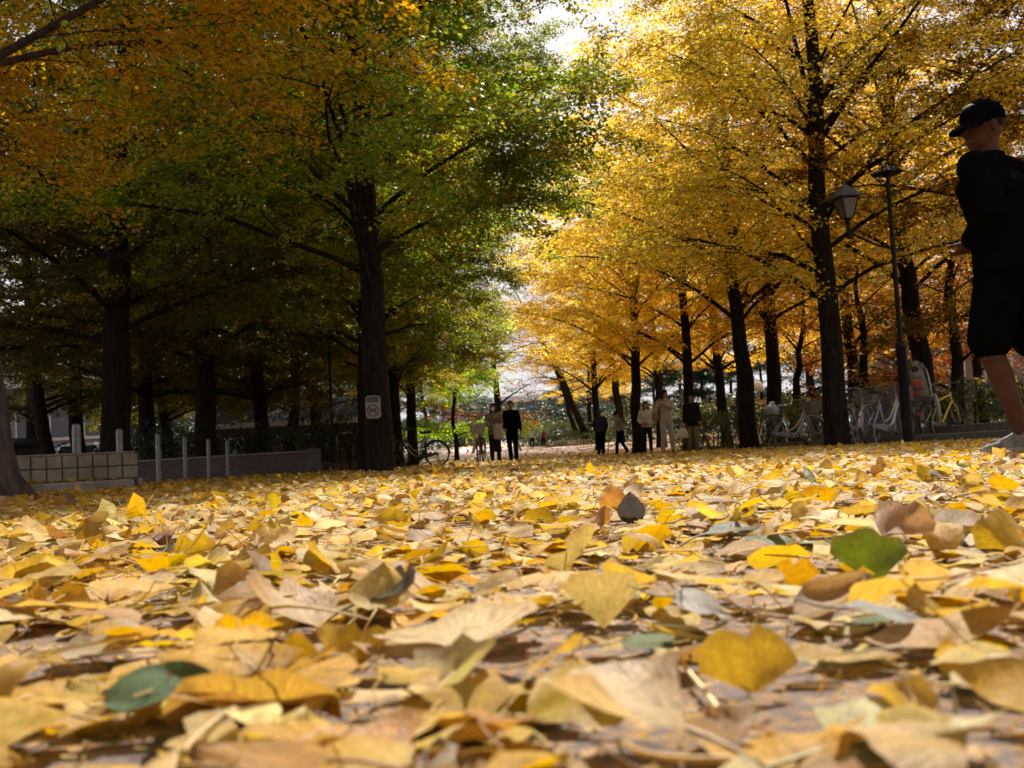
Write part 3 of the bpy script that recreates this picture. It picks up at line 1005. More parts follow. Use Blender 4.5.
shrub('garden_shrub', 'dark leafy shrub beyond the runner, by the pale wall', 'shrub', G(1040, 19.5), (1.0, .7, .6), 2600, .055, seed=22, lift=.4, stems=8)
# clipped bushes at the far end
FE = 'clipped bushes at the far end'
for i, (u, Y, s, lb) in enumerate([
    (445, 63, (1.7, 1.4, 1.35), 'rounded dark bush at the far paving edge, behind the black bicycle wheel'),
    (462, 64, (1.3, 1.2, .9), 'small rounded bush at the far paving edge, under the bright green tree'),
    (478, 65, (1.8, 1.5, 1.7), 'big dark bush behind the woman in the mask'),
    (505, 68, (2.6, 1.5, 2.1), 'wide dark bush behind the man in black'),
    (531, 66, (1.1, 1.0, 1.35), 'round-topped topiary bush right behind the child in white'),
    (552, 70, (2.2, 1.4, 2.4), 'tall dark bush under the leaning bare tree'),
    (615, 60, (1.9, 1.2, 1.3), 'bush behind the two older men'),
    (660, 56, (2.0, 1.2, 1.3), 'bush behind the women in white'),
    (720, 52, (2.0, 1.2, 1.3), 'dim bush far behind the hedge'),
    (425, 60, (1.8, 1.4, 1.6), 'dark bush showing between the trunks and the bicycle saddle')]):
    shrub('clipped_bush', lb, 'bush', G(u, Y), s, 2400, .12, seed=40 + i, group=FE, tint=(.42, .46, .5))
for i, (u, Y, s) in enumerate([(640, 68, (3, 1.5, 2.2)), (690, 66, (3, 1.5, 2.0)), (735, 64, (2.6, 1.5, 2.1)), (790, 60, (2.6, 1.5, 2.2)), (840, 56, (2.4, 1.4, 2.0)), (895, 54, (2.2, 1.4, 2.0)), (950, 48, (2.2, 1.4, 1.9)), (1005, 44, (2, 1.4, 1.7))]):
    shrub('tall_bush', 'dull brown-green bush in the band far behind the bicycles', 'bush', G(u, Y), s, 2600, .13, cols=HG + [(.2, .12, .03), (.3, .2, .05)], wts=(3, 3, 2, 1, 2, 1), seed=140 + i, group='tall bushes far behind the bicycles')
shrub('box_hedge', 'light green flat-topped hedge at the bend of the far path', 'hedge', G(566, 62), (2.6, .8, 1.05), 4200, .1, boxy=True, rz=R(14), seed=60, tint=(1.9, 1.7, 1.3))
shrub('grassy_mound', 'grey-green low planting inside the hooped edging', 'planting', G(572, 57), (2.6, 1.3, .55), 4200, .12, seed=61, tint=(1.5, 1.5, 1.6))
# dark undergrowth below the left-hand trees
UG = 'dark bushes of the shaded grove'
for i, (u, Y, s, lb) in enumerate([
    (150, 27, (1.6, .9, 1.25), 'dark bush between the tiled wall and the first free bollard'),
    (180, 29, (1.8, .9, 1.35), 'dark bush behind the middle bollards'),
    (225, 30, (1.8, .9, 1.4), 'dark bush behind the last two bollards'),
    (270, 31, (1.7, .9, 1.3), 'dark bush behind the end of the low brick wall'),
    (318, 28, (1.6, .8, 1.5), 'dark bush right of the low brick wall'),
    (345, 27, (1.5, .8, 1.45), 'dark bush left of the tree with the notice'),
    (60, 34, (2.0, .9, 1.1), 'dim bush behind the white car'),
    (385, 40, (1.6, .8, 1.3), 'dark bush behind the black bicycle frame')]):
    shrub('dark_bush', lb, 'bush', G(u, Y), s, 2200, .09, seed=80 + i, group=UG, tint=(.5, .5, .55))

# ------------------------------------------------------------------ kerb on the right, in stones
def kerb(x0, y0, x1, y1, n, h, wdt, label, grp):
    for k in range(n):
        a = Vector((x0 + (x1 - x0) * k / n, y0 + (y1 - y0) * k / n, 0)); b = Vector((x0 + (x1 - x0) * (k + 1) / n, y0 + (y1 - y0) * (k + 1) / n, 0))
        c = (a + b) / 2
        c.z = float(gz(c.x, c.y)) + h / 2 - .03
        rz_ = math.atan2(b.y - a.y, b.x - a.x)
        o = MB().box((0, 0, 0), ((b - a).length - .012, wdt, h + .06), None, .012).build('kerb_stone', M['kerb'], None)
        o.location = c; o.rotation_euler = (0, 0, rz_)
        tag(o, label, 'kerb stone', grp)


kerb(6.35, 12, 6.75, 44, 27, .13, .16, 'dark kerb stone edging the leaf-covered path on the bicycle side', 'kerb stones on the bicycle side')
kerb(7.3, 12, 7.7, 30, 15, .26, .16, 'upper dark kerb stone of the planting bed behind the bicycles', 'upper kerb stones behind the bicycles')

# ------------------------------------------------------------------ tiled planter wall
pa, pb = G(-60, 11.2), G(137, 12.4)
wd = empty('planter_wall', (pa.x, pa.y, -.03), math.atan2(pb.y - pa.y, pb.x - pa.x), 'low planter wall clad in cream tiles with dark joints and a concrete ledge', 'wall')
WL = (pb.xy - pa.xy).length
MB().box((WL / 2, .2, .215), (WL, .4, .45), None, .01).build('core', M['grout'], wd)
tw = .162
ntile = int(WL / tw)
tm = MB()
for k in range(ntile):
    x = WL - (k + .5) * tw
    for r_ in range(2):
        tm.box((x, -.008, .365 - r_ * .142), (tw - .014, .022, .128), None, .005)
for r_ in range(2):
    for k in range(2): tm.box((WL + .008, .1 + k * .2, .365 - r_ * .142), (.022, .184, .128), None, .005)
for k in range(ntile): tm.box((WL - (k + .5) * tw, .2, .447), (tw - .014, .385, .02), None, .006)
tm.build('tile_facing', M['tile'], wd, angle=30)
MB().box((WL / 2 - .06, -.17, .045), (WL - .12, .3, .19), None, .02).build('ledge', M['concrete'], wd)
MB().box((WL + .0, -.075, .05), (.05, .11, .2), None, .01).build('end_block', M['tile'], wd)

# bollards: brushed steel tubes with a seam and a rounded cap
bdefs = [(78, 13.6, .1, 'steel bollard standing behind the middle of the tiled wall'), (121, 15.6, .09, 'steel bollard standing behind the right end of the tiled wall'),
         (159, 18.0, .075, 'steel bollard nearest the free end of the tiled wall'), (186, 20.2, .07, 'second free-standing steel bollard counted from the tiled wall'),
         (209.5, 22.2, .07, 'third free-standing steel bollard counted from the tiled wall'), (228.5, 23.8, .07, 'steel bollard of the row farthest from the tiled wall')]
for u, Y, d, lb in bdefs:
    p = G(u, Y)
    b = empty('bollard', p, 0, lb, 'bollard', 'steel bollards')
    r_ = d / 2 * 1.05
    MB().lathe((0, 0, 0), [(r_, -.05), (r_, .69), (r_ * .96, .695)], 20).build('post', M['steel'], b)
    MB().lathe((0, 0, 0), [(r_ * 1.08, .697), (r_ * 1.08, .73), (r_, .733), (r_, .795), (r_ * .9, .82), (r_ * .5, .835)], 20).build('cap', M['steel'], b)
    MB().lathe((0, 0, 0), [(r_ * 1.7, .0), (r_ * 1.7, .02), (r_ * 1.02, .035)], 20).build('base_ring', M['steel'], b)

# low brick wall in the shade
M['brick_dark'] = None
m, nt_, out_ = new_mat('dark_brick_wall')
b_ = N(nt_, 'BsdfPrincipled', i_Roughness=.9)
br = N(nt_, 'TexBrick')
br.inputs['Scale'].default_value = 4.2
br.inputs['Color1'].default_value = (.12, .075, .065, 1); br.inputs['Color2'].default_value = (.085, .05, .045, 1); br.inputs['Mortar'].default_value = (.15, .13, .12, 1)
mp_ = N(nt_, 'Mapping'); mp_.inputs['Rotation'].default_value = (R(90), 0, 0)
tc_ = N(nt_, 'TexCoord')
nt_.links.new(tc_.outputs['Object'], mp_.inputs[0]); nt_.links.new(mp_.outputs[0], br.inputs['Vector'])
nt_.links.new(br.outputs['Color'], b_.inputs['Base Color']); nt_.links.new(b_.outputs[0], out_.inputs[0])
M['brick_dark'] = m
for a_, c_, h_, lb in [((120, 25.5), (312, 24.0), .47, 'long low dark brick wall behind the bollards'), ((322, 26.5), (384, 27.5), .2, 'low stone edging between the brick wall and the tree with the notice')]:
    A, B = G(*a_), G(*c_)
    L_ = (B.xy - A.xy).length
    o = empty('low_wall', A, math.atan2(B.y - A.y, B.x - A.x), lb, 'wall')
    MB().box((L_ / 2, 0, h_ / 2 - .05), (L_, .3, h_ + .1), None, .01).build('wall', M['brick_dark'], o)
    MB().box((L_ / 2, 0, h_ + .026), (L_ + .04, .36, .05), None, .012).build('coping', M['concrete'] if h_ > .3 else M['kerb'], o)
    MB().box((L_ + .06, 0, h_ / 2), (.16, .4, h_ + .16), None, .012).build('end_pier', M['kerb'], o)

# ------------------------------------------------------------------ parked white car behind the tiled wall
cp = G(76, 38)
car = empty('parked_car', cp, R(6), 'white parked car whose roof and bonnet show over the tiled wall', 'car')
def carring(x, zb, zt, wb, wt):
    pts = []
    for yy, zz in [(-wb, zb), (-wb * 1.03, zb + (zt - zb) * .35), (-wt - (wb - wt) * .25, zb + (zt - zb) * .75), (-wt, zt - .05), (-wt * .75, zt), (wt * .75, zt), (wt, zt - .05), (wt + (wb - wt) * .25, zb + (zt - zb) * .75), (wb * 1.03, zb + (zt - zb) * .35), (wb, zb)]:
        pts.append((x, yy, zz))
    return pts[::-1]
MB().loft([carring(-2.15, .4, .7, .66, .58), carring(-2.1, .3, .86, .76, .66), carring(-1.4, .24, .96, .82, .7), carring(-.9, .22, 1.0, .84, .72), carring(.6, .22, 1.0, .84, .72), carring(1.5, .24, 1.02, .83, .72), carring(2.0, .3, .98, .78, .7), carring(2.1, .42, .8, .7, .62)]).build('body', M['white_car'], car)
MB().loft([carring(-.98, .96, 1.02, .72, .7), carring(-.35, .97, 1.38, .74, .6), carring(.1, .97, 1.44, .74, .6), carring(.9, .97, 1.42, .74, .6), carring(1.5, .97, 1.1, .72, .62), carring(1.62, .97, 1.03, .7, .66)]).build('cabin', M['white_car'], car)
MB().prism([(-.5, -.52), (.5, -.52), (.42, .52), (-.42, .52)], 0, .012, Matrix.Translation((-.69, 0, 1.2)) @ Matrix.Rotation(R(-90), 4, 'Z') @ Matrix.Rotation(R(31), 4, 'X')).build('windscreen', M['glass_dark'], car)
for sy in (-1, 1):
    for x0, x1 in ((-.42, .22), (.3, 1.05)):
        MB().prism([(x0, 0), (x1, 0), (x1 - (.15 if x1 > .5 else 0), .3), (x0 + (.2 if x0 < 0 else 0), .3)], -.008, .008, Matrix.Translation((0, sy * .735, 1.03)) @ Matrix.Rotation(R(90) + sy * R(-16), 4, 'X')).build('side_window', M['glass_dark'], car)
    for x in (-1.35, 1.3):
        t = MB().lathe((0, 0, 0), [(.2, -.09), (.29, -.085), (.31, -.05), (.31, .05), (.29, .085), (.2, .09)], 24)
        wh = t.build('wheel', M['rubber'], car); wh.location = (x, sy * .76, .31); wh.rotation_euler = (R(90), 0, 0)
        MB().lathe((0, 0, 0), [(.19, -.1), (.17, -.095), (.05, -.08), (.05, .08), (.17, .095), (.19, .1)], 24).build('rim', M['silver'], wh)
    MB().ellipsoid((-2.02, sy * .58, .72), (.1, .13, .07)).build('headlight', M['lamp_glass'], car)
    MB().ellipsoid((-.75, sy * .92, 1.0), (.07, .09, .06)).build('mirror', M['white_car'], car)

# ------------------------------------------------------------------ small hut with a grey roof, and far buildings
def hut(loc, rz, s, label, wall, roof, cat='building', name='garden_hut', wins=4, pitch=.8):
    o = empty(name, loc, rz, label, cat)
    L_, D_, H_ = s
    MB().box((0, 0, H_ / 2 - .1), (L_, D_, H_ + .2)).build('wall', M[wall], o, smooth=False)
    ov = .5
    rf = MB()
    rf.loft([[(-L_ / 2 - ov, -D_ / 2 - ov, H_ + .0), (-L_ / 2 - ov, D_ / 2 + ov, H_ + .0), (-L_ / 2 - ov, D_ / 2 + ov, H_ + .12), (-L_ / 2 - ov, 0, H_ + pitch + .12), (-L_ / 2 - ov, -D_ / 2 - ov, H_ + .12)],
             [(L_ / 2 + ov, -D_ / 2 - ov, H_ + .0), (L_ / 2 + ov, D_ / 2 + ov, H_ + .0), (L_ / 2 + ov, D_ / 2 + ov, H_ + .12), (L_ / 2 + ov, 0, H_ + pitch + .12), (L_ / 2 + ov, -D_ / 2 - ov, H_ + .12)]])
    r_ = rf.build('roof', M[roof], o, smooth=False)
    MB().box((0, -D_ / 2 - ov - .02, H_ + .03), (L_ + 2 * ov, .035, .2)).build('fascia', M['trim_light'], o, smooth=False)
    for k in range(wins):
        x = -L_ / 2 + L_ * (k + .5) / wins
        f = MB().box((x, -D_ / 2 - .02, H_ * .55), (L_ / wins * .6, .06, H_ * .42), None, .01).build('window', M['trim_light'], o)
        MB().box((x, -D_ / 2 - .046, H_ * .55), (L_ / wins * .52, .03, H_ * .34)).build('pane', M['glass_dark'], f, smooth=False)
    return o


hut(G(297, 46), R(4), (6.2, 3.5, 1.75), 'low hut with a grey pitched roof seen between dark trunks', 'wall_dark', 'roof_grey', wins=4, pitch=1.0)
hut(G(540, 112), R(-4), (19, 8, 4.2), 'long grey building beyond the far end of the path', 'wall_grey', 'roof_grey', name='distant_building', wins=9, pitch=.7)
hut(G(985, 56), R(-8), (11, 6, 4.4), 'pale building seen past the runner between bare trunks', 'wall_pale', 'roof_grey', name='distant_building', wins=5, pitch=.8)
hut(G(45, 62), R(6), (9, 6, 4.5), 'pale building showing through the grove above the white car', 'wall_pale', 'roof_grey', name='distant_building', wins=5, pitch=.8)
hut(G(170, 84), R(6), (14, 6, 5.5), 'pale building behind the bollards, glimpsed through leaves', 'wall_pale', 'roof_grey', name='distant_building', wins=6, pitch=.8)
# gatehouse pillar and canopy behind the bicycles
p_ = G(908, 40)
gh = empty('shelter', p_, R(-10), 'small grey shelter with a flat overhanging roof behind the bicycles', 'shelter')
MB().box((0, 0, 1.0), (1.3, 1.1, 2.1)).build('wall', M['wall_grey'], gh, smooth=False)
MB().box((-.2, 0, 2.13), (2.6, 1.8, .16), None, .02).build('roof', M['roof_grey'], gh, smooth=False)
MB().tube([(-1.25, -.6, 0), (-1.25, -.6, 2.05)], .05).build('post', M['wall_pale'], gh)
# bin/stump at the left end of the tiled wall
p_ = G(18, 13.2)
o = empty('litter_bin', p_, 0, 'dark litter bin behind the tiled wall next to the flared trunk', 'bin')
MB().lathe((0, 0, 0), [(.2, -.04), (.24, .1), (.26, .52), (.25, .56)], 20).build('body', M['dark_metal'], o)
MB().lathe((0, 0, 0), [(.29, .565), (.3, .6), (.2, .66), (.06, .68)], 20).build('lid', M['dark_metal'], o)

# ------------------------------------------------------------------ lamps
def pyr(mb, z0, r0_, z1, r1_, n=4, rot=R(45)):
    return mb.lathe((0, 0, 0), [(r0_, z0), (r1_, z1)], n, rot0=rot)


lp = LAMP_P
lamp = empty('street_lamp', lp, 0, 'tall dark lamp post with a square head and a glazed lantern on a side arm', 'street lamp')
lamp.scale = (.94, .94, .94)
MB().lathe((0, 0, 0), [(.1, -.05), (.1, .05), (.082, .06), (.082, 1.55), (.09, 1.56), (.09, 1.62), (.06, 1.66)], 16).build('base_post', M['dark_metal'], lamp)
MB().tube([(0, 0, 1.6), (0, 0, 4.42)], [.042, .034], 12).build('pole', M['dark_metal'], lamp)
hd = MB()
pyr(hd, 4.44, .2, 4.47, .27); pyr(hd, 4.475, .27, 4.6, .09); pyr(hd, 4.602, .05, 4.64, .03)
h_ = hd.build('head', M['dark_metal'], lamp, smooth=False); h_.rotation_euler = (0, R(0), R(22))
MB().tube([(0, 0, 3.2), (-.3, -.02, 3.3), (-.55, -.04, 3.42), (-.7, -.05, 3.5), (-.72, -.05, 3.62)], [.02] * 5, 8).build('arm', M['dark_metal'], lamp)
ln = MB().lathe((0, 0, 0), [(.05, -.02), (.05, .05), (.035, .07), (.042, .3), (.1, .34)], 12)
lo = ln.build('lantern', M['dark_metal'], lamp, loc=(-.72, -.05, 3.42)); lo.rotation_euler = (0, R(-2), R(15)); lo.scale = (.88, .88, .95)
g_ = MB(); pyr(g_, .345, .105, .68, .235); g_.build('glass', M['lamp_glass'], lo, smooth=False)
f_ = MB()
for k in range(4):
    a = R(45) + k * R(90)
    f_.tube([(.108 * math.cos(a), .108 * math.sin(a), .34), (.24 * math.cos(a), .24 * math.sin(a), .69)], .013, 6)
    b = a + R(90)
    f_.tube([(.238 * math.cos(a), .238 * math.sin(a), .685), (.238 * math.cos(b), .238 * math.sin(b), .685)], .013, 6)
f_.build('frame', M['dark_metal'], lo)
r_ = MB(); pyr(r_, .7, .33, .72, .34); pyr(r_, .722, .34, .93, .05); pyr(r_, .932, .035, .98, .015)
r_.build('roof', M['roof_grey'], lo, smooth=False)

lp = G(334, 28.5)
lamp = empty('street_lamp', lp, 0, 'slim lamp with a flat disc head among the dark grove trees', 'street lamp')
MB().tube([(0, 0, -.05), (0, 0, 1.2)], [.06, .055], 12).build('base_post', M['dark_metal'], lamp)
MB().tube([(0, 0, 1.2), (0, 0, 4.42)], [.036, .03], 10).build('pole', M['dark_metal'], lamp)
MB().lathe((0, 0, 4.4), [(.04, 0), (.12, .04), (.26, .075), (.28, .09), (.22, .12), (.06, .15)], 20).build('head', M['dark_metal'], lamp)
lp = G(762, 48)
lamp = empty('street_lamp', lp, 0, 'pale globe lamp far behind the bicycles', 'street lamp')
MB().tube([(0, 0, -.05), (0, 0, 2.2)], [.05, .04], 10).build('pole', M['steel'], lamp)
MB().ellipsoid((0, 0, 2.4), (.22, .22, .22)).build('globe', M['bag_white'], lamp)

# ------------------------------------------------------------------ no-dogs notice on the trunk
sp = at(373, 407, 14.9)
sg = empty('notice_sign', sp, R(-4), 'white no-dogs notice with dark top band fixed on the trunk', 'sign')
def rrect(wd_, ht, r_, n=5):
    pts = []
    for cx_, cy_, a0 in ((wd_ / 2 - r_, ht / 2 - r_, 0), (-wd_ / 2 + r_, ht / 2 - r_, 90), (-wd_ / 2 + r_, -ht / 2 + r_, 180), (wd_ / 2 - r_, -ht / 2 + r_, 270)):
        for k in range(n + 1):
            a = R(a0 + 90 * k / n); pts.append((cx_ + r_ * math.cos(a), cy_ + r_ * math.sin(a)))
    return pts
face = Matrix.Rotation(R(90), 4, 'X')           # plate faces the camera, thickness along y
MB().prism(rrect(.205, .315, .045), -.02, .006, face).build('plate', M['sign_plate'], sg)
MB().prism([(x, y) for x, y in rrect(.172, .08, .028)], .006, .01, Matrix.Translation((0, 0, .105)) @ face).build('band', M['sign_band'], sg)
ring = MB(); n = 32; vs = []
for r_ in (.085, .07):
    for z in (.0065, .0105):
        vs += [Vector((r_ * math.cos(TAU * k / n), r_ * math.sin(TAU * k / n), z)) for k in range(n)]
Tm = Matrix.Translation((0, 0, -.05)) @ face
fs = []
for k in range(n):
    j = (k + 1) % n
    fs += [(n + k, n + j, 3 * n + j, 3 * n + k), (k, j, n + j, n + k), (2 * n + j, 2 * n + k, 3 * n + k, 3 * n + j)]
ring.add([Tm @ v for v in vs], fs).build('prohibition_ring', M['sign_red'], sg, smooth=False)
dog = [(-.05, -.03), (-.04, -.03), (-.033, -.008), (.012, -.008), (.018, -.03), (.028, -.03), (.028, -.005), (.036, .012), (.054, .012), (.056, .022), (.042, .03), (.034, .04), (.026, .028), (.016, .014), (-.034, .014), (-.05, .036), (-.056, .03), (-.046, .008)]
MB().prism(dog, .0065, .01, Tm).build('dog_figure', M['sign_black'], sg, smooth=False)
MB().box((0, 0, 0), (.16, .016, .003), None).build('slash', M['sign_red'], sg, smooth=False).matrix_local = Tm @ Matrix.Translation((0, 0, .0125)) @ Matrix.Rotation(R(-45), 4, 'Z')

# ------------------------------------------------------------------ timber props round the far tree, hoops of edging
c_ = G(497, 52)
tp = empty('tree_support', c_, 0, 'timber prop frame holding up the tree behind the walking couple', 'tree support')
for sx, sy in ((-1, -1), (1, -1), (-1, 1), (1, 1)):
    MB().tube([(sx * 1.15, sy * .8, -.05), (sx * .55, sy * .5, 2.1)], .05, 8).build('pole', M['timber'], tp)
for z, sy in ((1.75, -.6), (1.9, .6)): MB().tube([(-1.5, sy, z), (1.5, sy, z + .05)], .045, 8).build('rail', M['timber'], tp)
c_ = G(560, 56)
for i, (u, Y) in enumerate([(548 + 3.6 * k, 54.5 + .05 * k) for k in range(13)]):
    p = G(u, Y)
    o = MB().tube([(-.13 + .0, 0, -.05), (-.12, 0, .14), (-.07, 0, .23), (0, 0, .26), (.07, 0, .23), (.12, 0, .14), (.13, 0, -.05)], .016, 6).build('edging_hoop', M['hoop'])
    o.location = p
    tag(o, 'small pale hoop of the edging round the far planting', 'edging', 'edging hoops')
a_, b_ = G(545, 54), G(600, 54.6)
o = empty('border_edge', a_, math.atan2(b_.y - a_.y, b_.x - a_.x), 'dark border edging along the far planting', 'edging')
MB().box(((b_ - a_).length / 2, .15, .03), ((b_ - a_).length, .12, .14), None, .02).build('edge_board', M['kerb'], o)

# ------------------------------------------------------------------ bicycles
def arc(c, r_, a0, a1, n=14):
    return [(c[0] + r_ * math.cos(R(a0 + (a1 - a0) * k / n)), c[1], c[2] + r_ * math.sin(R(a0 + (a1 - a0) * k / n))) for k in range(n + 1)]


def bicycle(loc, heading, label, paint='silver', fender='silver', basket='front', basket_mat='beige_basket', rack=True, child_seat=False, mixte=True, steer=0, lean=0, group='parked bicycles', chain='steel'):
    """forward is local +x; heading is the compass angle of +x in degrees"""
    o = empty('bicycle', loc, R(heading), label, 'bicycle', group)
    o.rotation_euler = (R(lean), 0, R(heading))
    rw, fw, r_ = (-.5, 0, .33), (.58, 0, .33), .33
    bb = (-.06, 0, .27)
    head_t, head_b = (.36, 0, .86), (.41, 0, .66)
    f = MB()
    if mixte:
        f.tube([(.4, 0, .72), (.31, 0, .55), (.2, 0, .38), (.08, 0, .29), bb], .02, 8)
        f.tube([(.385, 0, .79), (.27, 0, .62), (.12, 0, .45), (-.04, 0, .38), (-.1, 0, .4)], .016, 8)
    else:
        f.tube([(.405, 0, .7), bb], .019, 8)
        f.tube([(.37, 0, .82), (-.17, 0, .7)], .018, 8)
    f.tube([bb, (-.19, 0, .76)], .018, 8)
    f.tube([head_b, head_t], .022, 8)
    for s in (-1, 1):
        f.tube([(bb[0], s * .03, bb[2]), (rw[0], s * .06, rw[2])], .011, 6)
        f.tube([(-.175, s * .015, .68), (rw[0], s * .06, rw[2])], .009, 6)
    f.build('frame', M[paint], o)
    fk = MB()
    for s in (-1, 1): fk.tube([(.42, s * .03, .66), (.45, s * .06, .6), (.52, s * .06, .42), (fw[0], s * .055, fw[2])], [.014, .014, .011, .009], 6)
    fk.build('fork', M[paint], o)
    for c in (rw, fw):
        wm = MB()
        n = 28
        ringp = arc(c, r_ - .022, 0, 360, n)
        wm.tube(ringp, .012, 6, cap=False)
        for k in range(20):
            a = TAU * k / 20
            s = .025 if k % 2 else -.025
            wm.tube([(c[0] + .02 * math.cos(a + 1), s, c[2] + .02 * math.sin(a + 1)), (c[0] + (r_ - .025) * math.cos(a), 0, c[2] + (r_ - .025) * math.sin(a))], .0022, 3, cap=False)
        wm.tube([(c[0], -.045, c[2]), (c[0], .045, c[2])], .022, 10)
        wh = wm.build('wheel', M['steel'], o)
        MB().tube(arc(c, r_ - .004, 0, 360, n), .019, 8, cap=False).build('tyre', M['rubber'], wh)
    for c, a0, a1 in ((rw, 20, 185), (fw, 40, 200)):
        fe = MB(); pts = arc(c, r_ + .03, a0, a1, 16)
        vs = []
        for x, y, z in pts:
            d = Vector((x - c[0], 0, z - c[2])).normalized()
            for yy, dd in ((-.028, -.012), (0, .004), (.028, -.012)): vs.append((x + d.x * dd, yy, z + d.z * dd))
            for yy, dd in ((.027, -.016), (0, .0), (-.027, -.016)): vs.append((x + d.x * dd, yy, z + d.z * dd))
        fe.loft([vs[k * 6:k * 6 + 6] for k in range(len(pts))])
        fe.build('mudguard', M[fender], o)
    # crank, chain case, pedals
    MB().loft([[(-.06 + .105 * math.cos(R(a)), y, .27 + .062 * math.sin(R(a))) for a in range(-90, 91, 18)] + [(-.5 + .05 * math.cos(R(a)), y, .33 + .032 * math.sin(R(a))) for a in range(90, 271, 30)] for y in (-.062, -.04)]).build('chain_case', M[chain], o)
    cr = MB(); cr.tube([(-.06, -.09, .27), (-.06, .09, .27)], .016, 8); cr.tube([(-.06, -.09, .27), (.03, -.1, .14)], .009, 6); cr.tube([(-.06, .09, .27), (-.15, .1, .4)], .009, 6)
    ck = cr.build('crank', M['steel'], o)
    for c in ((.03, -.15, .14), (-.15, .15, .4)): MB().box(c, (.09, .08, .025), None, .008).build('pedal', M['rubber'], ck)
    # saddle
    MB().tube([(-.19, 0, .74), (-.225, 0, .87)], .013, 8).build('seat_post', M['steel'], o)
    MB().loft([[(x, y * k, .885 + z) for y, z in ((-1, 0), (-.9, .04), (0, .055), (.9, .04), (1, 0), (0, -.02))] for x, k in ((-.38, .05), (-.36, .1), (-.27, .1), (-.18, .05), (-.08, .025), (-.06, .015))]).build('saddle', M['saddle'], o)
    # handlebar, stem, bell lamp
    hb = MB()
    hb.tube([(.36, 0, .84), (.335, 0, 1.0), (.36, 0, 1.02)], .014, 8)
    hb.tube([(.12, -.27, .99), (.22, -.275, 1.02), (.33, -.2, 1.05), (.37, -.08, 1.03), (.37, 0, 1.02), (.37, .08, 1.03), (.33, .2, 1.05), (.22, .275, 1.02), (.12, .27, .99)], .011, 8)
    h = hb.build('handlebar', M['steel'], o)
    for s in (-1, 1):
        MB().tube([(.1, s * .268, .985), (.22, s * .276, 1.02)], .017, 8).build('grip', M['rubber'], h)
        MB().tube([(.2, s * .25, 1.0), (.27, s * .2, 1.0), (.3, s * .17, 1.04)], .006, 5).build('brake_lever', M['steel'], h)
    MB().lathe((0, 0, 0), [(.02, 0), (.038, .03), (.042, .05), (.03, .055)], 12).build('headlamp', M['steel'], o, loc=(.52, .07, .7)).rotation_euler = (0, R(90), 0)
    if basket == 'front':
        b = MB()
        c = (.57, 0, .74)
        def rect(z, k): return [(c[0] + sx * .14 * k, sy * .18 * k, z) for sx, sy in ((-1, -1), (1, -1), (1, 1), (-1, 1), (-1, -1))]
        for z, k in ((.74, .78), (.8, .85), (.86, .92), (.92, .98), (.99, 1.05)): b.tube(rect(z, k), .006 if z < .98 else .01, 5, cap=False)
        for e in range(4):
            p0, p1 = rect(.74, .78), rect(.99, 1.05)
            for k in range(7):
                t = k / 7
                a_ = Vector(p0[e]).lerp(Vector(p0[e + 1]), t); b_ = Vector(p1[e]).lerp(Vector(p1[e + 1]), t)
                b.tube([a_, b_], .0065, 4)
        for k in range(1, 6): b.tube([(c[0] - .11, -.14 + .28 * k / 6, .742), (c[0] + .11, -.14 + .28 * k / 6, .742)], .005, 4)
        # woven sides
        for sx in (-1, 1):
            b.loft([[(c[0] + sx * .111, -.138, .745), (c[0] + sx * .111, .138, .745), (c[0] + sx * .108, .138, .745), (c[0] + sx * .108, -.138, .745)], [(c[0] + sx * .143, -.184, .975), (c[0] + sx * .143, .184, .975), (c[0] + sx * .14, .184, .975), (c[0] + sx * .14, -.184, .975)]])
        for sy in (-1, 1):
            b.loft([[(c[0] - .108, sy * .143, .745), (c[0] + .108, sy * .143, .745), (c[0] + .108, sy * .14, .745), (c[0] - .108, sy * .14, .745)], [(c[0] - .14, sy * .186, .975), (c[0] + .14, sy * .186, .975), (c[0] + .14, sy * .183, .975), (c[0] - .14, sy * .183, .975)]])
        b.build('basket', M[basket_mat], o)
    if rack:
        rk = MB()
        for y in (-.07, -.025, .025, .07): rk.tube([(-.28, y, .735), (-.7, y, .735)], .007, 6)
        for x in (-.3, -.5, -.69): rk.tube([(x, -.07, .735), (x, .07, .735)], .007, 6)
        for s in (-1, 1): rk.tube([(-.55, s * .07, .73), (-.5, s * .075, .34)], .007, 6)
        rk.build('rack', M['steel'], o)
    ks = MB()
    for s in (-1, 1): ks.tube([(-.5, s * .06, .33), (-.58, s * .14, .012)], .009, 6)
    ks.tube([(-.58, -.14, .012), (-.58, .14, .012)], .009, 6)
    ks.build('kickstand', M['steel'], o)
    rl = MB().ellipsoid((-.83, 0, .48), (.02, .03, .03)).build('reflector', M['red_lens'], o)
    if child_seat:
        cs = MB()
        # tall curved shell, closed at the sides, seen from behind
        prof = [(-.4, .78, .13), (-.62, .78, .15), (-.68, .86, .17), (-.72, 1.0, .18), (-.76, 1.15, .175), (-.79, 1.28, .15), (-.805, 1.36, .1), (-.81, 1.4, .04)]
        rings = []
        for x, z, wd_ in prof:
            rings.append([(x + .06, -wd_, z), (x + .0, -wd_ * .95, z), (x - .045, -wd_ * .5, z), (x - .055, 0, z), (x - .045, wd_ * .5, z), (x, wd_ * .95, z), (x + .06, wd_, z), (x + .045, wd_ * .93, z), (x - .01, wd_ * .5, z + .01), (x - .02, 0, z + .01), (x - .01, -wd_ * .5, z + .01), (x + .045, -wd_ * .93, z)])
        s_ = cs.loft(rings).build('child_seat', M['grey_plastic'], o)
        MB().box((-.79, 0, 1.02), (.02, .15, .12), Euler((0, R(-14), 0)), .02).build('cushion_patch', M['orange_plastic'], s_)
        MB().ellipsoid((-.845, 0, 1.27), (.02, .075, .05)).build('head_slot', M['saddle'], s_)
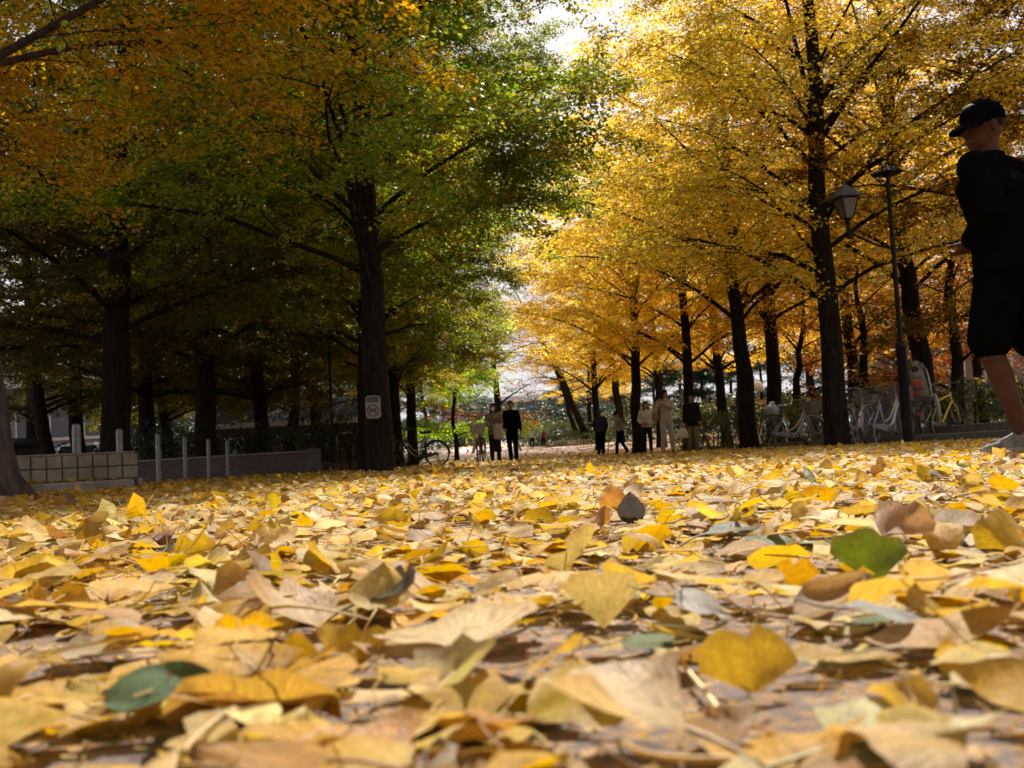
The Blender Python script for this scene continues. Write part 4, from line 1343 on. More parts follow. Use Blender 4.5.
        for sy in (-1, 1): MB().tube([(-.66, sy * .165, .8), (-.755, sy * .168, 1.05), (-.815, sy * .14, 1.25), (-.85, sy * .06, 1.36)], .009, 6).build('edge_trim', M['rubber'], s_)
        for z in (.92, 1.12): MB().box((-.765 - (z - .92) * .2, 0, z), (.012, .22, .012), None).build('shell_rib', M['saddle'], s_)
        MB().tube([(-.74, -.185, .95), (-.82, -.17, 1.3), (-.85, 0, 1.47), (-.82, .17, 1.3), (-.74, .185, .95)], .012, 8).build('guard_bar', M['rubber'], s_)
        for sy in (-1, 1):
            MB().tube([(-.5, sy * .15, .82), (-.46, sy * .17, .62), (-.44, sy * .17, .45), (-.38, sy * .17, .44)], [.03, .045, .04, .03], 8).build('foot_well', M['grey_plastic'], s_)
        MB().box((-.84, 0, .83), (.03, .12, .035), None, .01).build('reflector', M['red_lens'], s_)
    return o


def bike_at(u, Y, heading, *a, **k): return bicycle(G(u, Y), heading, *a, **k)


PB = 'parked bicycles'
b1 = bike_at(793, 23.6, 26, 'silver step-through bicycle with a bag on its rack and a beige basket', group=PB)
bg1 = MB()
rng_ = random.Random(4)
bag = MB().ellipsoid((0, 0, .11), (.16, .13, .14), n=16, m=10)
bag.v = [(x * (1.15 + .25 * math.sin(19 * z + 9 * x) - max(0, z - .1) * 2.2) + rng_.uniform(-.012, .012), y * (1 + .25 * math.sin(24 * x + 3)) + rng_.uniform(-.012, .012), max(0, z) * .9 + .03 * math.sin(30 * x + 19 * y) * (z > .02)) for x, y, z in bag.v]
bo = empty('plastic_bag', b1.location + Matrix.Rotation(R(26), 3, 'Z') @ Vector((-.5, 0, .745)), R(26), 'knotted blue and white plastic bag sitting on a bicycle rack', 'bag')
bag.build('sack', M['bag_blue'], bo)
kn = MB().tube([(0, 0, .17), (.0, .0, .21), (.0, .0, .225)], [.05, .03, .035], 8)
for sx in (-1, 1): kn.tube([(0, 0, .21), (sx * .04, .02 * sx, .245), (sx * .085, .03 * sx, .25 + .02 * sx)], [.022, .03, .012], 7)
kn.build('knot', M['bag_white'], bo)
bike_at(859, 19.4, 54, 'grey bicycle standing close behind the tall yellow tree, seen from its back wheel', paint='silver', fender='silver', group=PB)
bike_at(888, 18.6, 40, 'silver step-through bicycle with bright mudguard beside the lamp post', paint='silver', fender='silver', group=PB)
bike_at(944, 19.3, 42, 'yellow bicycle with a pale child seat on its rack', paint='yellow_paint', fender='rubber', basket=None, child_seat=True, mixte=False, chain='black_paint', group=PB)
bike_at(922, 21.5, 62, 'dark bicycle parked behind the lamp post', paint='black_paint', fender='steel', group=PB, chain='black_paint')
bike_at(873, 22.5, 30, 'blue bicycle half hidden behind the silver ones', paint='blue_paint', fender='steel', group=PB, chain='black_paint', basket_mat='beige_basket')
bike_at(820, 25.5, 42, 'dark bicycle behind the silver one with the bag', paint='black_paint', fender='steel', group=PB, chain='black_paint', basket='front', basket_mat='wire')
bike_at(419, 28.6, 172, 'black bicycle with curved silver frame tubes resting by the grove trunks', paint='silver', fender='black_paint', basket=None, group=None, chain='black_paint')
bike_at(482, 27.9, 265, 'dark bicycle with a front basket being wheeled by the woman in a mask', paint='black_paint', fender='black_paint', basket_mat='grey_plastic', group=None, chain='black_paint')

# ------------------------------------------------------------------ people
def remesh(o, voxel, smooth=4, fac=.5):
    m = o.modifiers.new('join', 'REMESH'); m.mode = 'VOXEL'; m.voxel_size = voxel; m.use_smooth_shade = True
    s = o.modifiers.new('soften', 'SMOOTH'); s.factor = fac; s.iterations = smooth
    return o


def oval_ring(c, rx, ry, ax=None, n=16):
    c = Vector(c)
    return [c + Vector((rx * math.cos(TAU * k / n), ry * math.sin(TAU * k / n), 0)) for k in range(n)]


def person(label, loc, yaw, H=1.65, pose=None, top=('c_black', 'jacket'), bottom='c_black', shoe='shoe', hair=('hair', 'short'), skin='skin', coat_len=.0, bulk=1.0,
           head_yaw=0, head_pitch=0, voxel=.011, shorts=False, mask=False, hat=None, group=None, scarf=None, leg_r=1.0):
    """faces local -y; x+ is the figure's own left. Joints scaled to H (1.7 units as drawn)."""
    k = H / 1.7
    J = dict(pel=(0, 0, .93), waist=(0, 0, 1.08), chest=(0, .005, 1.28), neck=(0, .012, 1.43), head=(0, -.012, 1.585),
             shL=(.175, .01, 1.385), elL=(.225, .03, 1.11), wrL=(.23, -.06, .88), shR=(-.175, .01, 1.385), elR=(-.225, .03, 1.11), wrR=(-.23, -.06, .88),
             hipL=(.085, 0, .9), knL=(.095, -.02, .49), anL=(.1, .02, .085), hipR=(-.085, 0, .9), knR=(-.095, -.02, .49), anR=(-.1, .02, .085), toeL=(.02, -1), toeR=(-.02, -1))
    J.update(pose or {})
    J = {a: Vector(b) * k if len(b) == 3 else Vector((b[0], b[1])) for a, b in J.items()}
    o = empty('person', loc, R(yaw), label, 'person', group)
    HM = Euler((R(head_pitch), 0, R(head_yaw))).to_matrix()
    hc = J['head']
    hp = lambda x, y, z: hc + HM @ (Vector((x, y, z)) * k)
    # --- body, one skin
    b = MB()
    b.ellipsoid(hp(0, .012, .02), (.076 * k, .093 * k, .105 * k), HM.to_euler(), 18, 12)
    b.ellipsoid(hp(0, -.03, -.045), (.058 * k, .06 * k, .07 * k), HM.to_euler(), 14, 10)
    b.capsule(hp(0, -.088, .012), hp(0, -.104, -.02), .009 * k, .015 * k, 8)
    for s in (-1, 1): b.ellipsoid(hp(s * .078, .012, .0), (.012 * k, .02 * k, .032 * k), HM.to_euler(), 8, 6)
    b.capsule(J['neck'] - Vector((0, 0, .03 * k)), hp(0, .02, -.06), .056 * k, .052 * k, 12)
    b.loft([oval_ring(J['pel'] - Vector((0, 0, .09 * k)), .11 * k, .075 * k), oval_ring(J['pel'], .13 * k, .085 * k), oval_ring(J['waist'], .11 * k, .075 * k), oval_ring(J['chest'], .125 * k, .08 * k), oval_ring(J['neck'] - Vector((0, 0, .06 * k)), .085 * k, .055 * k), oval_ring(J['neck'], .055 * k, .055 * k)])
    for s in 'LR':
        b.capsule(J['sh' + s] - Vector((0, 0, .02 * k)), J['el' + s], .044 * k, .04 * k)
        b.capsule(J['el' + s], J['wr' + s], .041 * k, .028 * k)
        b.capsule(J['hip' + s], J['kn' + s], .085 * k, .055 * k, 12)
        mid = J['kn' + s].lerp(J['an' + s], .32) + Vector((0, .012 * k, 0))
        b.capsule(J['kn' + s], mid, .054 * k, .057 * k, 12)
        b.capsule(mid, J['an' + s], .055 * k, .036 * k, 12)
        t = Vector((J['toe' + s].x, J['toe' + s].y, 0)).normalized()
        b.capsule(J['an' + s] + Vector((0, 0, -.045 * k)) - t * .03 * k, J['an' + s] + Vector((0, 0, -.052 * k)) + t * .12 * k, .035 * k, .03 * k)
        # hand: palm, four curled fingers of unequal length, thumb off the side
        fd = (J['wr' + s] - J['el' + s]).normalized()
        sx = 1 if s == 'L' else -1
        side = fd.cross(Vector((0, 0, 1)))
        side = side.normalized() if side.length > .2 else Vector((0, -1, 0))
        if side.y > .3 or (abs(side.y) <= .3 and side.x * sx > 0): side = -side
        nrm = fd.cross(side).normalized()
        if nrm.x * sx > 0: nrm = -nrm            # palm turns to the body
        w0 = J['wr' + s]
        b.loft([[w0 + fd * d * k + side * (a * .038 * k) + nrm * (c_ * .014 * k) for a, c_ in ((-1, -.6), (-.6, -1), (.6, -1), (1, -.6), (1, .6), (.6, 1), (-.6, 1), (-1, .6))] for d in (.0, .04, .085)])
        for q, ln_ in zip((-.75, -.25, .25, .75), (.062, .072, .078, .068)):
            p0 = w0 + fd * .08 * k + side * (q * .034 * k)
            p1 = p0 + (fd * .9 + nrm * .35) * ln_ * .5 * k
            p2 = p1 + (fd * .55 + nrm * .85) * ln_ * .5 * k
            b.capsule(p0, p1, .0095 * k, .009 * k, 8); b.capsule(p1, p2, .009 * k, .008 * k, 8)
        th0 = w0 + fd * .03 * k + side * .034 * k
        th1 = th0 + (fd * .6 + side * .7 + nrm * .3) * .04 * k
        b.capsule(th0, th1, .012 * k, .0105 * k, 8); b.capsule(th1, th1 + (fd * .9 + nrm * .5) * .032 * k, .0105 * k, .009 * k, 8)
    body = remesh(b.build('body', M[skin], o), voxel * .62, 2)
    # --- face
    for s in (-1, 1):
        MB().ellipsoid(hp(s * .03, -.076, .02), (.014 * k, .01 * k, .009 * k), HM.to_euler(), 10, 6).build('eye', M['eye'], o)
        MB().capsule(hp(s * .018, -.083, .042), hp(s * .045, -.074, .042), .004 * k, .003 * k, 6).build('eyebrow', M['hair'], o)
    if mask:
        MB().ellipsoid(hp(0, -.06, -.04), (.066 * k, .052 * k, .052 * k), HM.to_euler(), 14, 10).build('face_mask', M['mask'], o)
    else:
        MB().capsule(hp(-.02, -.086, -.055), hp(.02, -.086, -.055), .006 * k, .006 * k, 6).build('mouth', M['lips'], o)
    # --- hair
    h = MB()
    if hair[1] != 'none':
        h.ellipsoid(hp(0, .028, .05), (.087 * k, .1 * k, .092 * k), HM.to_euler(), 18, 12)
        h.ellipsoid(hp(0, -.02, .088), (.07 * k, .068 * k, .045 * k), HM.to_euler(), 14, 8)
        if hair[1] in ('bob', 'long'):
            ln_ = -.14 if hair[1] == 'bob' else -.24
            for s in (-1, 1):
                h.capsule(hp(s * .072, .0, .03), hp(s * .085, .0, ln_), .03 * k, .032 * k)
            h.loft([[hp(x * .085, .09 - .03 * abs(x), z) for x in (-1, -.5, 0, .5, 1)] + [hp(x * .08, .03, z) for x in (1, .5, 0, -.5, -1)] for z in (.06, -.05, ln_)])
        if hair[1] == 'scarf':
            for s in (-1, 1): h.capsule(hp(s * .07, .0, .02), hp(s * .075, .0, -.13), .03 * k, .045 * k)
            h.ellipsoid(hp(0, .04, -.05), (.09 * k, .08 * k, .12 * k))
        remesh(h.build('hair' if hair[1] != 'scarf' else 'head_scarf', M[hair[0]], o), voxel, 3)
    # --- upper clothing
    j = MB()
    q = bulk
    hem = J['pel'] - Vector((0, 0, (.06 + coat_len) * k))
    fl = 1 + coat_len * .9
    j.loft([oval_ring(hem, .178 * k * q * fl, .128 * k * q * fl), oval_ring(J['pel'].lerp(hem, .4), .18 * k * q * (1 + coat_len * .4), .128 * k * q * (1 + coat_len * .4)), oval_ring(J['waist'], .162 * k * q, .118 * k * q), oval_ring(J['chest'], .186 * k * q, .13 * k * q), oval_ring(J['neck'] - Vector((0, 0, .07 * k)), .155 * k, .098 * k), oval_ring(J['neck'] - Vector((0, 0, .02 * k)), .088 * k, .08 * k), oval_ring(J['neck'] + Vector((0, 0, .025 * k)), .07 * k, .07 * k)])
    for s in 'LR':
        j.capsule(J['sh' + s] - Vector((0, 0, .012 * k)), J['el' + s], .062 * k * q, .055 * k * q, 12)
        j.capsule(J['el' + s], J['el' + s].lerp(J['wr' + s], .95), .056 * k * q, .042 * k * q, 12)
        j.capsule(J['chest'].lerp(J['neck'], .7), J['sh' + s], .075 * k, .06 * k * q, 12)
    jo = remesh(j.build(top[1], M[top[0]], o), voxel, 4)
    if scarf:
        remesh(MB().tube([J['neck'] + Vector((.075 * k * math.cos(a), .075 * k * math.sin(a), .02 * k)) for a in [TAU * t / 12 for t in range(13)]], .035 * k, 8).build('scarf', M[scarf], o), voxel, 3)
    # --- trousers or shorts
    t_ = MB()
    t_.loft([oval_ring(J['pel'] - Vector((0, 0, .12 * k)), .145 * k, .11 * k), oval_ring(J['pel'], .168 * k, .118 * k), oval_ring(J['waist'] - Vector((0, 0, .04 * k)), .14 * k, .1 * k)])
    for s in 'LR':
        lr = leg_r
        if shorts:
            kn = J['hip' + s].lerp(J['kn' + s], .88)
            t_.capsule(J['hip' + s], kn, .11 * k, .105 * k, 14)
        else:
            t_.capsule(J['hip' + s], J['kn' + s], .1 * k * lr, .074 * k * lr, 14)
            t_.capsule(J['kn' + s], J['an' + s] + Vector((0, 0, .02 * k)), .074 * k * lr, .062 * k * lr, 14)
    remesh(t_.build('shorts' if shorts else 'trousers', M[bottom], o), voxel, 4)
    # --- shoes
    for s in 'LR':
        t = Vector((J['toe' + s].x, J['toe' + s].y, 0)).normalized()
        sd_ = Vector((-t.y, t.x, 0))
        a = J['an' + s]
        zs = a.z - .085 * k
        rings = []
        for d, wd_, ht in ((-.075, .03, .07), (-.06, .04, .105), (0, .042, .11), (.06, .045, .075), (.12, .047, .05), (.16, .04, .038), (.182, .02, .025)):
            c = Vector((a.x, a.y, 0)) + t * d * k
            rings.append([c + sd_ * (x * wd_ * k) + Vector((0, 0, zs + z * ht * k)) for x, z in ((-1, 0), (1, 0), (1, .45), (.6, .9), (0, 1), (-.6, .9), (-1, .45))])
        so = MB().loft(rings).build('shoe', M[shoe], o)
        if shoe == 'sneaker':
            rs = []
            for d, wd_ in ((-.08, .03), (-.06, .044), (.06, .049), (.12, .05), (.165, .042), (.188, .02)):
                c = Vector((a.x, a.y, 0)) + t * d * k
                rs.append([c + sd_ * (x * wd_ * k) + Vector((0, 0, zs - .012 * k + z * .03 * k)) for x, z in ((-1, 0), (1, 0), (1, 1), (-1, 1))])
            MB().loft(rs).build('sole', M['sole'], so)
    if hat == 'cap':
        c = MB()
        c.ellipsoid(hp(0, .014, .062), (.093 * k, .108 * k, .082 * k), HM.to_euler(), 20, 12)
        c.loft([[hp(.094 * math.cos(TAU * q_ / 20), .014 + .109 * math.sin(TAU * q_ / 20), z) for q_ in range(20)] for z in (.03, .075)])
        co = c.build('cap', M['c_black'], o)
        v = MB()
        top_, bot = [], []
        for i in range(11):
            a = R(200 + 140 * i / 10)
            x, y = math.cos(a), math.sin(a)
            top_.append((x, y))
        inner = [hp(x * .088, .014 + y * .1, .045 - .01 * abs(x)) for x, y in top_]
        outer = [hp(x * .09, .014 + y * .1 - .085 * max(0, -y) ** .7, .032 - .02 * abs(x) - .028 * max(0, -y)) for x, y in top_]
        th = Vector((0, 0, .007 * k))
        n_ = len(inner)
        vs = inner + outer + [p - th for p in inner] + [p - th for p in outer]
        fs = []
        for i in range(n_ - 1):
            fs += [(i, i + 1, n_ + i + 1, n_ + i), (2 * n_ + i, 3 * n_ + i, 3 * n_ + i + 1, 2 * n_ + i + 1), (n_ + i, n_ + i + 1, 3 * n_ + i + 1, 3 * n_ + i), (i, 2 * n_ + i, 2 * n_ + i + 1, i + 1)]
        fs += [(0, n_, 3 * n_, 2 * n_), (n_ - 1, 3 * n_ - 1, 4 * n_ - 1, 2 * n_ - 1)]
        v.add(vs, fs).build('peak', M['c_black'], co)
        MB().box(hp(0, .125, .05), (.03 * k, .03 * k, .02 * k), None, .005).build('strap', M['c_black'], co)
        MB().ellipsoid(hp(0, .014, .147), (.012, .012, .007)).build('button', M['c_black'], co)
    return o, J, k


def world(o, p): return Matrix.LocRotScale(o.location, o.rotation_euler, None) @ Vector(p)


walk = dict(knL=(.09, -.12, .5), anL=(.095, -.16, .085), knR=(-.09, -.0, .49), anR=(-.09, .2, .12), wrL=(.24, .06, .9), elL=(.23, .09, 1.12), wrR=(-.24, -.16, .92), elR=(-.23, -.0, 1.12))
# the couple
P1, _, _ = person('woman in a white face mask and dark headscarf wheeling a bicycle', G(496, 28.8), -6, 1.57, dict(wrL=(.07, -.22, 1.08), elL=(.22, -.05, 1.1), wrR=(-.1, -.24, 1.08), elR=(-.24, -.06, 1.1)), ('c_beige', 'coat'), 'c_charcoal', hair=('c_charcoal', 'scarf'), mask=True, coat_len=.06, head_yaw=-8)
person('man all in black walking beside the woman in a mask', G(513.5, 30.8), -4, 1.72, dict(wrL=(.25, -.02, .87), wrR=(-.2, -.1, .93), knL=(.09, -.1, .5), anL=(.1, -.1, .085), knR=(-.08, -.02, .49), anR=(-.07, .16, .1)), ('c_black', 'jacket'), 'c_black', coat_len=.05, bulk=1.02)
tb = empty('tote_bag', world(P1, (.13, -.24, .62)), R(-6), 'cream patterned tote bag hanging in front of the masked woman', 'bag')
MB().loft([[(x * .12 * s_, y * .05 * s_, z) for x, y in ((-1, -.6), (-.8, -1), (.8, -1), (1, -.6), (1, .6), (.8, 1), (-.8, 1), (-1, .6))] for z, s_ in ((0, .8), (.02, 1), (.2, 1.04), (.36, .98), (.4, .95))]).build('pouch', M['c_cream'], tb)
for y in (-.03, .03): MB().tube([(-.08, y, .38), (-.07, y, .5), (0, y, .56), (.07, y, .5), (.08, y, .38)], .012, 6).build('handle', M['c_brown'], tb)
# children far off
person('small child in a white top far down the path', G(532.5, 54), -15, 1.02, dict(wrR=(-.2, -.12, 1.45), elR=(-.3, -.05, 1.3), wrL=(.2, -.12, 1.45), elL=(.3, -.05, 1.3)), ('c_white', 'shirt'), 'c_charcoal', hair=('hair', 'bob'), voxel=.016)
person('small figure in dark red bending beside the child in white', G(543.5, 55), 150, .95, dict(chest=(0, -.12, 1.25), neck=(0, -.2, 1.36), head=(0, -.28, 1.46), shL=(.17, -.17, 1.32), shR=(-.17, -.17, 1.32), elL=(.2, -.3, 1.12), elR=(-.2, -.3, 1.12), wrL=(.12, -.45, 1.0), wrR=(-.12, -.45, 1.0)), ('c_red', 'jacket'), 'c_charcoal', voxel=.016)
# two older men
person('older man in a dark padded jacket strolling towards the camera', G(602, 38.6), -3, 1.63, dict(wrL=(.2, .12, .95), wrR=(-.2, .12, .95), elL=(.25, .1, 1.12), elR=(-.25, .1, 1.12), knL=(.07, -.05, .49), anL=(.05, -.06, .085)), ('c_navy', 'jacket'), 'c_black', bulk=1.15, hair=('hair_grey', 'none'), skin='skin_tan', leg_r=1.1)
P4, _, _ = person('old man in a pale jacket and dark cap walking with a stick', G(622, 39), -75, 1.56, dict(chest=(0, -.05, 1.27), neck=(0, -.1, 1.41), head=(0, -.16, 1.55), shL=(.17, -.08, 1.36), shR=(-.17, -.08, 1.36), wrL=(.24, -.22, 1.0), wrR=(-.22, -.25, .95), knL=(.09, -.2, .5), anL=(.09, -.24, .085), knR=(-.09, .06, .49), anR=(-.09, .26, .11)), ('c_grey', 'jacket'), 'c_black', hat='cap', hair=('hair_grey', 'short'))
st = MB().tube([world(P4, (-.2, -.36, .86)), world(P4, (-.2, -.46, .0))], .014, 8)
so = st.build('walking_stick', M['timber']); tag(so, 'walking stick in the hand of the old man in a pale jacket', 'walking stick')
# three women
P5, _, _ = person('young woman in a short white jacket with hands held at her waist', G(648.5, 31.8), -8, 1.53, dict(wrL=(.05, -.2, .98), elL=(.24, -.0, 1.1), wrR=(-.1, -.2, .96), elR=(-.25, -.0, 1.1)), ('c_white', 'jacket'), 'c_charcoal', hair=('hair', 'long'), head_yaw=10, leg_r=.92)
po = empty('pouch', world(P5, (-.06, -.25, .86)), R(-8), 'small pink pouch in the hands of the young woman in white', 'pouch')
MB().ellipsoid((0, 0, .05), (.09, .05, .075), n=12, m=8).build('body', M['c_pink'], po)
MB().tube([(-.07, 0, .11), (-.04, 0, .16), (.04, 0, .16), (.07, 0, .11)], .01, 6).build('strap', M['c_pink'], po)
P6, _, _ = person('tall woman in cream jacket and trousers clutching her shoulder bag', G(668, 28.4), 14, 1.66, dict(wrL=(-.08, -.2, 1.3), elL=(.2, -.16, 1.2), wrR=(-.24, -.14, 1.36), elR=(-.3, -.04, 1.14), knL=(.12, -.04, .49), anL=(.16, .0, .085), knR=(-.1, -.02, .49), anR=(-.13, .02, .085)), ('c_cream', 'jacket'), 'c_cream', hair=('hair', 'bob'), head_yaw=18, head_pitch=4, scarf='c_white', coat_len=.03)
sb = empty('shoulder_bag', world(P6, (-.27, .06, .86)), R(100), 'brown shoulder bag at the side of the woman in cream', 'bag')
MB().loft([[(x * .15 * s_, y * .055 * s_, z) for x, y in ((-1, -.6), (-.8, -1), (.8, -1), (1, -.6), (1, .6), (.8, 1), (-.8, 1), (-1, .6))] for z, s_ in ((0, .85), (.03, 1), (.2, .95), (.26, .8))]).build('body', M['c_tan'], sb)
MB().tube([(-.12, 0, .24), (-.05, -.03, .5), (0, -.1, .56), (.05, -.03, .5), (.12, 0, .24)], .013, 6).build('strap', M['c_brown'], sb)
P7, _, _ = person('woman in a dark coat and tan trousers carrying a white bag', G(694, 30.3), -6, 1.62, dict(wrL=(.22, -.1, .9), wrR=(-.24, -.06, .86), knL=(.1, -.08, .5), anL=(.12, -.04, .085), anR=(-.09, .1, .09)), ('c_charcoal', 'coat'), 'c_tan', hair=('hair', 'long'), coat_len=.12, bulk=1.06, scarf='c_scarf', head_yaw=10)
wb = empty('white_bag', world(P7, (-.28, -.1, .4)), R(-6), 'white hand bag carried by the woman in a dark coat', 'bag')
MB().loft([[(x * .15 * s_, y * .05 * s_, z) for x, y in ((-1, -.6), (-.8, -1), (.8, -1), (1, -.6), (1, .6), (.8, 1), (-.8, 1), (-1, .6))] for z, s_ in ((0, .9), (.03, 1.05), (.16, .95), (.24, .6), (.27, .45))]).build('pouch', M['bag_white'], wb)
MB().tube([(-.05, 0, .26), (-.03, 0, .38), (.0, 0, .41), (.03, 0, .38), (.05, 0, .26)], .011, 6).build('handle', M['bag_white'], wb)

# the runner
RY = 5.45
rp = G(1024, RY)
person('runner in black cap, jacket and shorts seen from behind at the edge of the path', rp, -147, 1.81,
       dict(pel=(0, .03, .95), waist=(0, .0, 1.1), chest=(0, -.03, 1.28), neck=(0, -.05, 1.43), head=(0, -.075, 1.58), shL=(.165, -.03, 1.37), shR=(-.165, -.03, 1.37),
            elL=(.235, .1, 1.12), wrL=(.17, -.07, 1.02), elR=(-.26, .02, 1.1), wrR=(-.19, -.2, 1.12),
            hipL=(.085, .02, .91), knL=(.1, -.07, .5), anL=(.1, .06, .1), hipR=(-.085, .02, .91), knR=(-.1, .04, .5), anR=(-.1, .36, .3), toeL=(.25, -1)),
       ('c_black', 'jacket'), 'c_black', shoe='sneaker', hair=('hair', 'short'), skin='skin_tan', shorts=True, hat='cap', head_yaw=68, head_pitch=6, voxel=.008, bulk=1.22, coat_len=.04)

# ------------------------------------------------------------------ fallen leaves
TAN = [(.62, .43, .12), (.7, .53, .2), (.57, .36, .075), (.74, .6, .29), (.66, .43, .07)]
YLW = [(.62, .4, .04), (.58, .33, .025), (.66, .46, .09), (.5, .3, .03)]
BRO = [(.34, .18, .045), (.25, .12, .035), (.43, .25, .055)]
ALLC = TAN + YLW + BRO + [(.13, .17, .04), (.34, .33, .3), (.09, .08, .07)]
ALLW = [5, 4, 6, 3, 6, 5, 5.5, 4, 6, 2, 1.5, 3.5, .35, .35, .3]


def leaf_geo(rng, n, ns, ntt, size, kind=None, stalk=True, curl=1.0):
    """n curled leaves on an (ns+1) x (ntt+1) grid: vertices n x m x 3 about the leaf foot, st coordinates, quads, stalk"""
    s = np.linspace(0.02, 1, ns + 1)
    t = np.linspace(-1, 1, ntt + 1)
    Sg, Tg = np.meshgrid(s, t, indexing='ij')
    Sg, Tg = Sg.ravel()[None], Tg.ravel()[None]
    if kind is None: kind = (rng.random(n) < .62)
    kind = np.asarray(kind)[:, None]                     # True: fan, False: oval
    L = np.asarray(size)[:, None]
    thm = rng.uniform(.75, 1.15, (n, 1))
    ph = rng.random((n, 4)) * TAU
    edge = 1 - .2 * np.exp(-(Tg / .13) ** 2) * (rng.random((n, 1)) < .6) + .04 * np.sin(9 * Tg + ph[:, :1]) + .025 * np.sin(23 * Tg + ph[:, 1:2]) - .1 * Tg ** 4
    r_ = Sg * edge
    xf, yf = r_ * np.cos(Tg * thm), r_ * np.sin(Tg * thm)
    wid = rng.uniform(.3, .46, (n, 1)) * np.sin(np.pi * np.clip(Sg, 0, 1) ** .8) ** .75 * (1 - .25 * Sg) * 1.15 + .012
    xo, yo = Sg + .02 * np.sin(7 * Tg + ph[:, :1]), Tg * wid * (1 + .05 * np.sin(14 * Sg + ph[:, 1:2]))
    x = np.where(kind, xf, xo); y = np.where(kind, yf, yo)
    z = (.05 * np.sin(5 * Tg + ph[:, 2:3]) * Sg + .035 * np.sin(11 * Tg + 4 * Sg + ph[:, 3:4]) * Sg ** 2 + .03 * np.sin(6 * Sg + 3 * Tg + ph[:, :1])) * curl
    z = z + np.where(kind, 0, .12 * np.abs(Tg) * rng.uniform(-.4, 1, (n, 1)) * np.sin(np.pi * Sg))
    k2 = rng.normal(0, .6, (n, 1)) * curl + 1e-3        # roll across
    k1 = rng.normal(0, .45, (n, 1)) * curl + 1e-3         # bend along
    k1 = k1 + np.where(rng.random((n, 1)) < .08, rng.choice([-1, 1], (n, 1)) * 1.6 * curl, 0)
    k2 = k2 + np.where(rng.random((n, 1)) < .1, rng.choice([-1, 1], (n, 1)) * 2.2 * curl, 0)
    z1 = z * np.cos(k2 * y) + (1 - np.cos(k2 * y)) / k2
    y1 = np.sin(k2 * y) / k2 - z * np.sin(k2 * y)
    X = np.sin(k1 * x) / k1 - z1 * np.sin(k1 * x)
    Z = (1 - np.cos(k1 * x)) / k1 + z1 * np.cos(k1 * x)
    P = np.stack([X, y1, Z], -1) * L[..., None]
    m = (ns + 1) * (ntt + 1)
    i = (np.arange(ns)[:, None] * (ntt + 1) + np.arange(ntt)[None]).ravel()
    Q = np.stack([i, i + 1, i + ntt + 2, i + ntt + 1], -1)
    st = np.stack([np.broadcast_to(Sg, (n, m)), Tg + ph[:, :1], np.zeros((n, m))], -1)
    if stalk:
        k = 5
        u = np.linspace(0, 1, k)[None]
        ln = rng.uniform(.45, .95, (n, 1)); b1 = rng.normal(0, .35, (n, 1)); b2 = rng.normal(.05, .22, (n, 1))
        SP = np.stack([-u * ln + .02, b1 * u ** 2, b2 * u ** 2], -1) * L[..., None]
        SV, SQ, per = tubes(SP, (L * np.linspace(.02, .012, k)[None]), 4)
        P = np.concatenate([P, SV.reshape(n, per, 3)], 1)
        st = np.concatenate([st, np.broadcast_to(np.array([.3, .2, 0.]), (n, per, 3))], 1)
        Q = np.concatenate([Q, SQ[:len(SQ) // n] + m])
    return P, st, Q


def rotm(yaw, tiltx, tilty):
    cz, sz, cx, sx, cy_, sy = np.cos(yaw), np.sin(yaw), np.cos(tiltx), np.sin(tiltx), np.cos(tilty), np.sin(tilty)
    o, i = np.zeros_like(yaw), np.ones_like(yaw)
    Rz = np.stack([np.stack([cz, -sz, o], -1), np.stack([sz, cz, o], -1), np.stack([o, o, i], -1)], -2)
    Rx = np.stack([np.stack([i, o, o], -1), np.stack([o, cx, -sx], -1), np.stack([o, sx, cx], -1)], -2)
    Ry = np.stack([np.stack([cy_, o, sy], -1), np.stack([o, i, o], -1), np.stack([-sy, o, cy_], -1)], -2)
    return Rz @ Ry @ Rx


def settle(rng, P, yaw, tx, ty, pos, lift):
    """turn the leaves and let their lowest point touch the ground (plus what lies under them)"""
    P = np.einsum('nij,nmj->nmi', rotm(yaw, tx, ty), P)
    c = (P.min(1) + P.max(1)) / 2
    P[..., :2] -= c[:, None, :2]
    P[..., 2] -= P[..., 2].min(1)[:, None]
    off = np.stack([pos[:, 0], pos[:, 1], gz(pos[:, 0], pos[:, 1]) + lift], -1)
    return P, off


def scatter(rng, y0, y1, dens, half=lambda y: .56 * y + .55):
    """points between y0 and y1, evenly dense over the ground, out to either side of the view"""
    A = .5 * (half(y0) + half(y1)) * 2 * (y1 - y0)
    n = int(A * dens)
    y = y0 + (y1 - y0) * rng.random(int(n * 1.0))
    wmax = half(y1)
    x = rng.uniform(-wmax, wmax, len(y))
    # thin where the wedge is narrower, clump a little
    ok = np.abs(x) < half(y)
    cl = .5 + .5 * np.sin(x * 3.1 + 1.7 * np.sin(y * 2.3)) * np.sin(y * 3.7 + 1.3 * np.sin(x * 2.9 + 1))
    ok &= rng.random(len(y)) < .45 + .75 * cl
    return np.stack([x[ok], y[ok]], -1)


rl = np.random.default_rng(101)
LIT_V, LIT_Q, LIT_T, LIT_S = [], [], [], []
base_ = 0


def collect(P, st, Q, tint):
    global base_
    n, m, _ = P.shape
    LIT_V.append(P.reshape(-1, 3)); LIT_S.append(st.reshape(-1, 3))
    LIT_Q.append((Q[None] + (np.arange(n) * m)[:, None, None]).reshape(-1, 4) + base_)
    LIT_T.append(np.concatenate([np.repeat(tint, m, 0), np.ones((n * m, 1))], 1))
    base_ += n * m


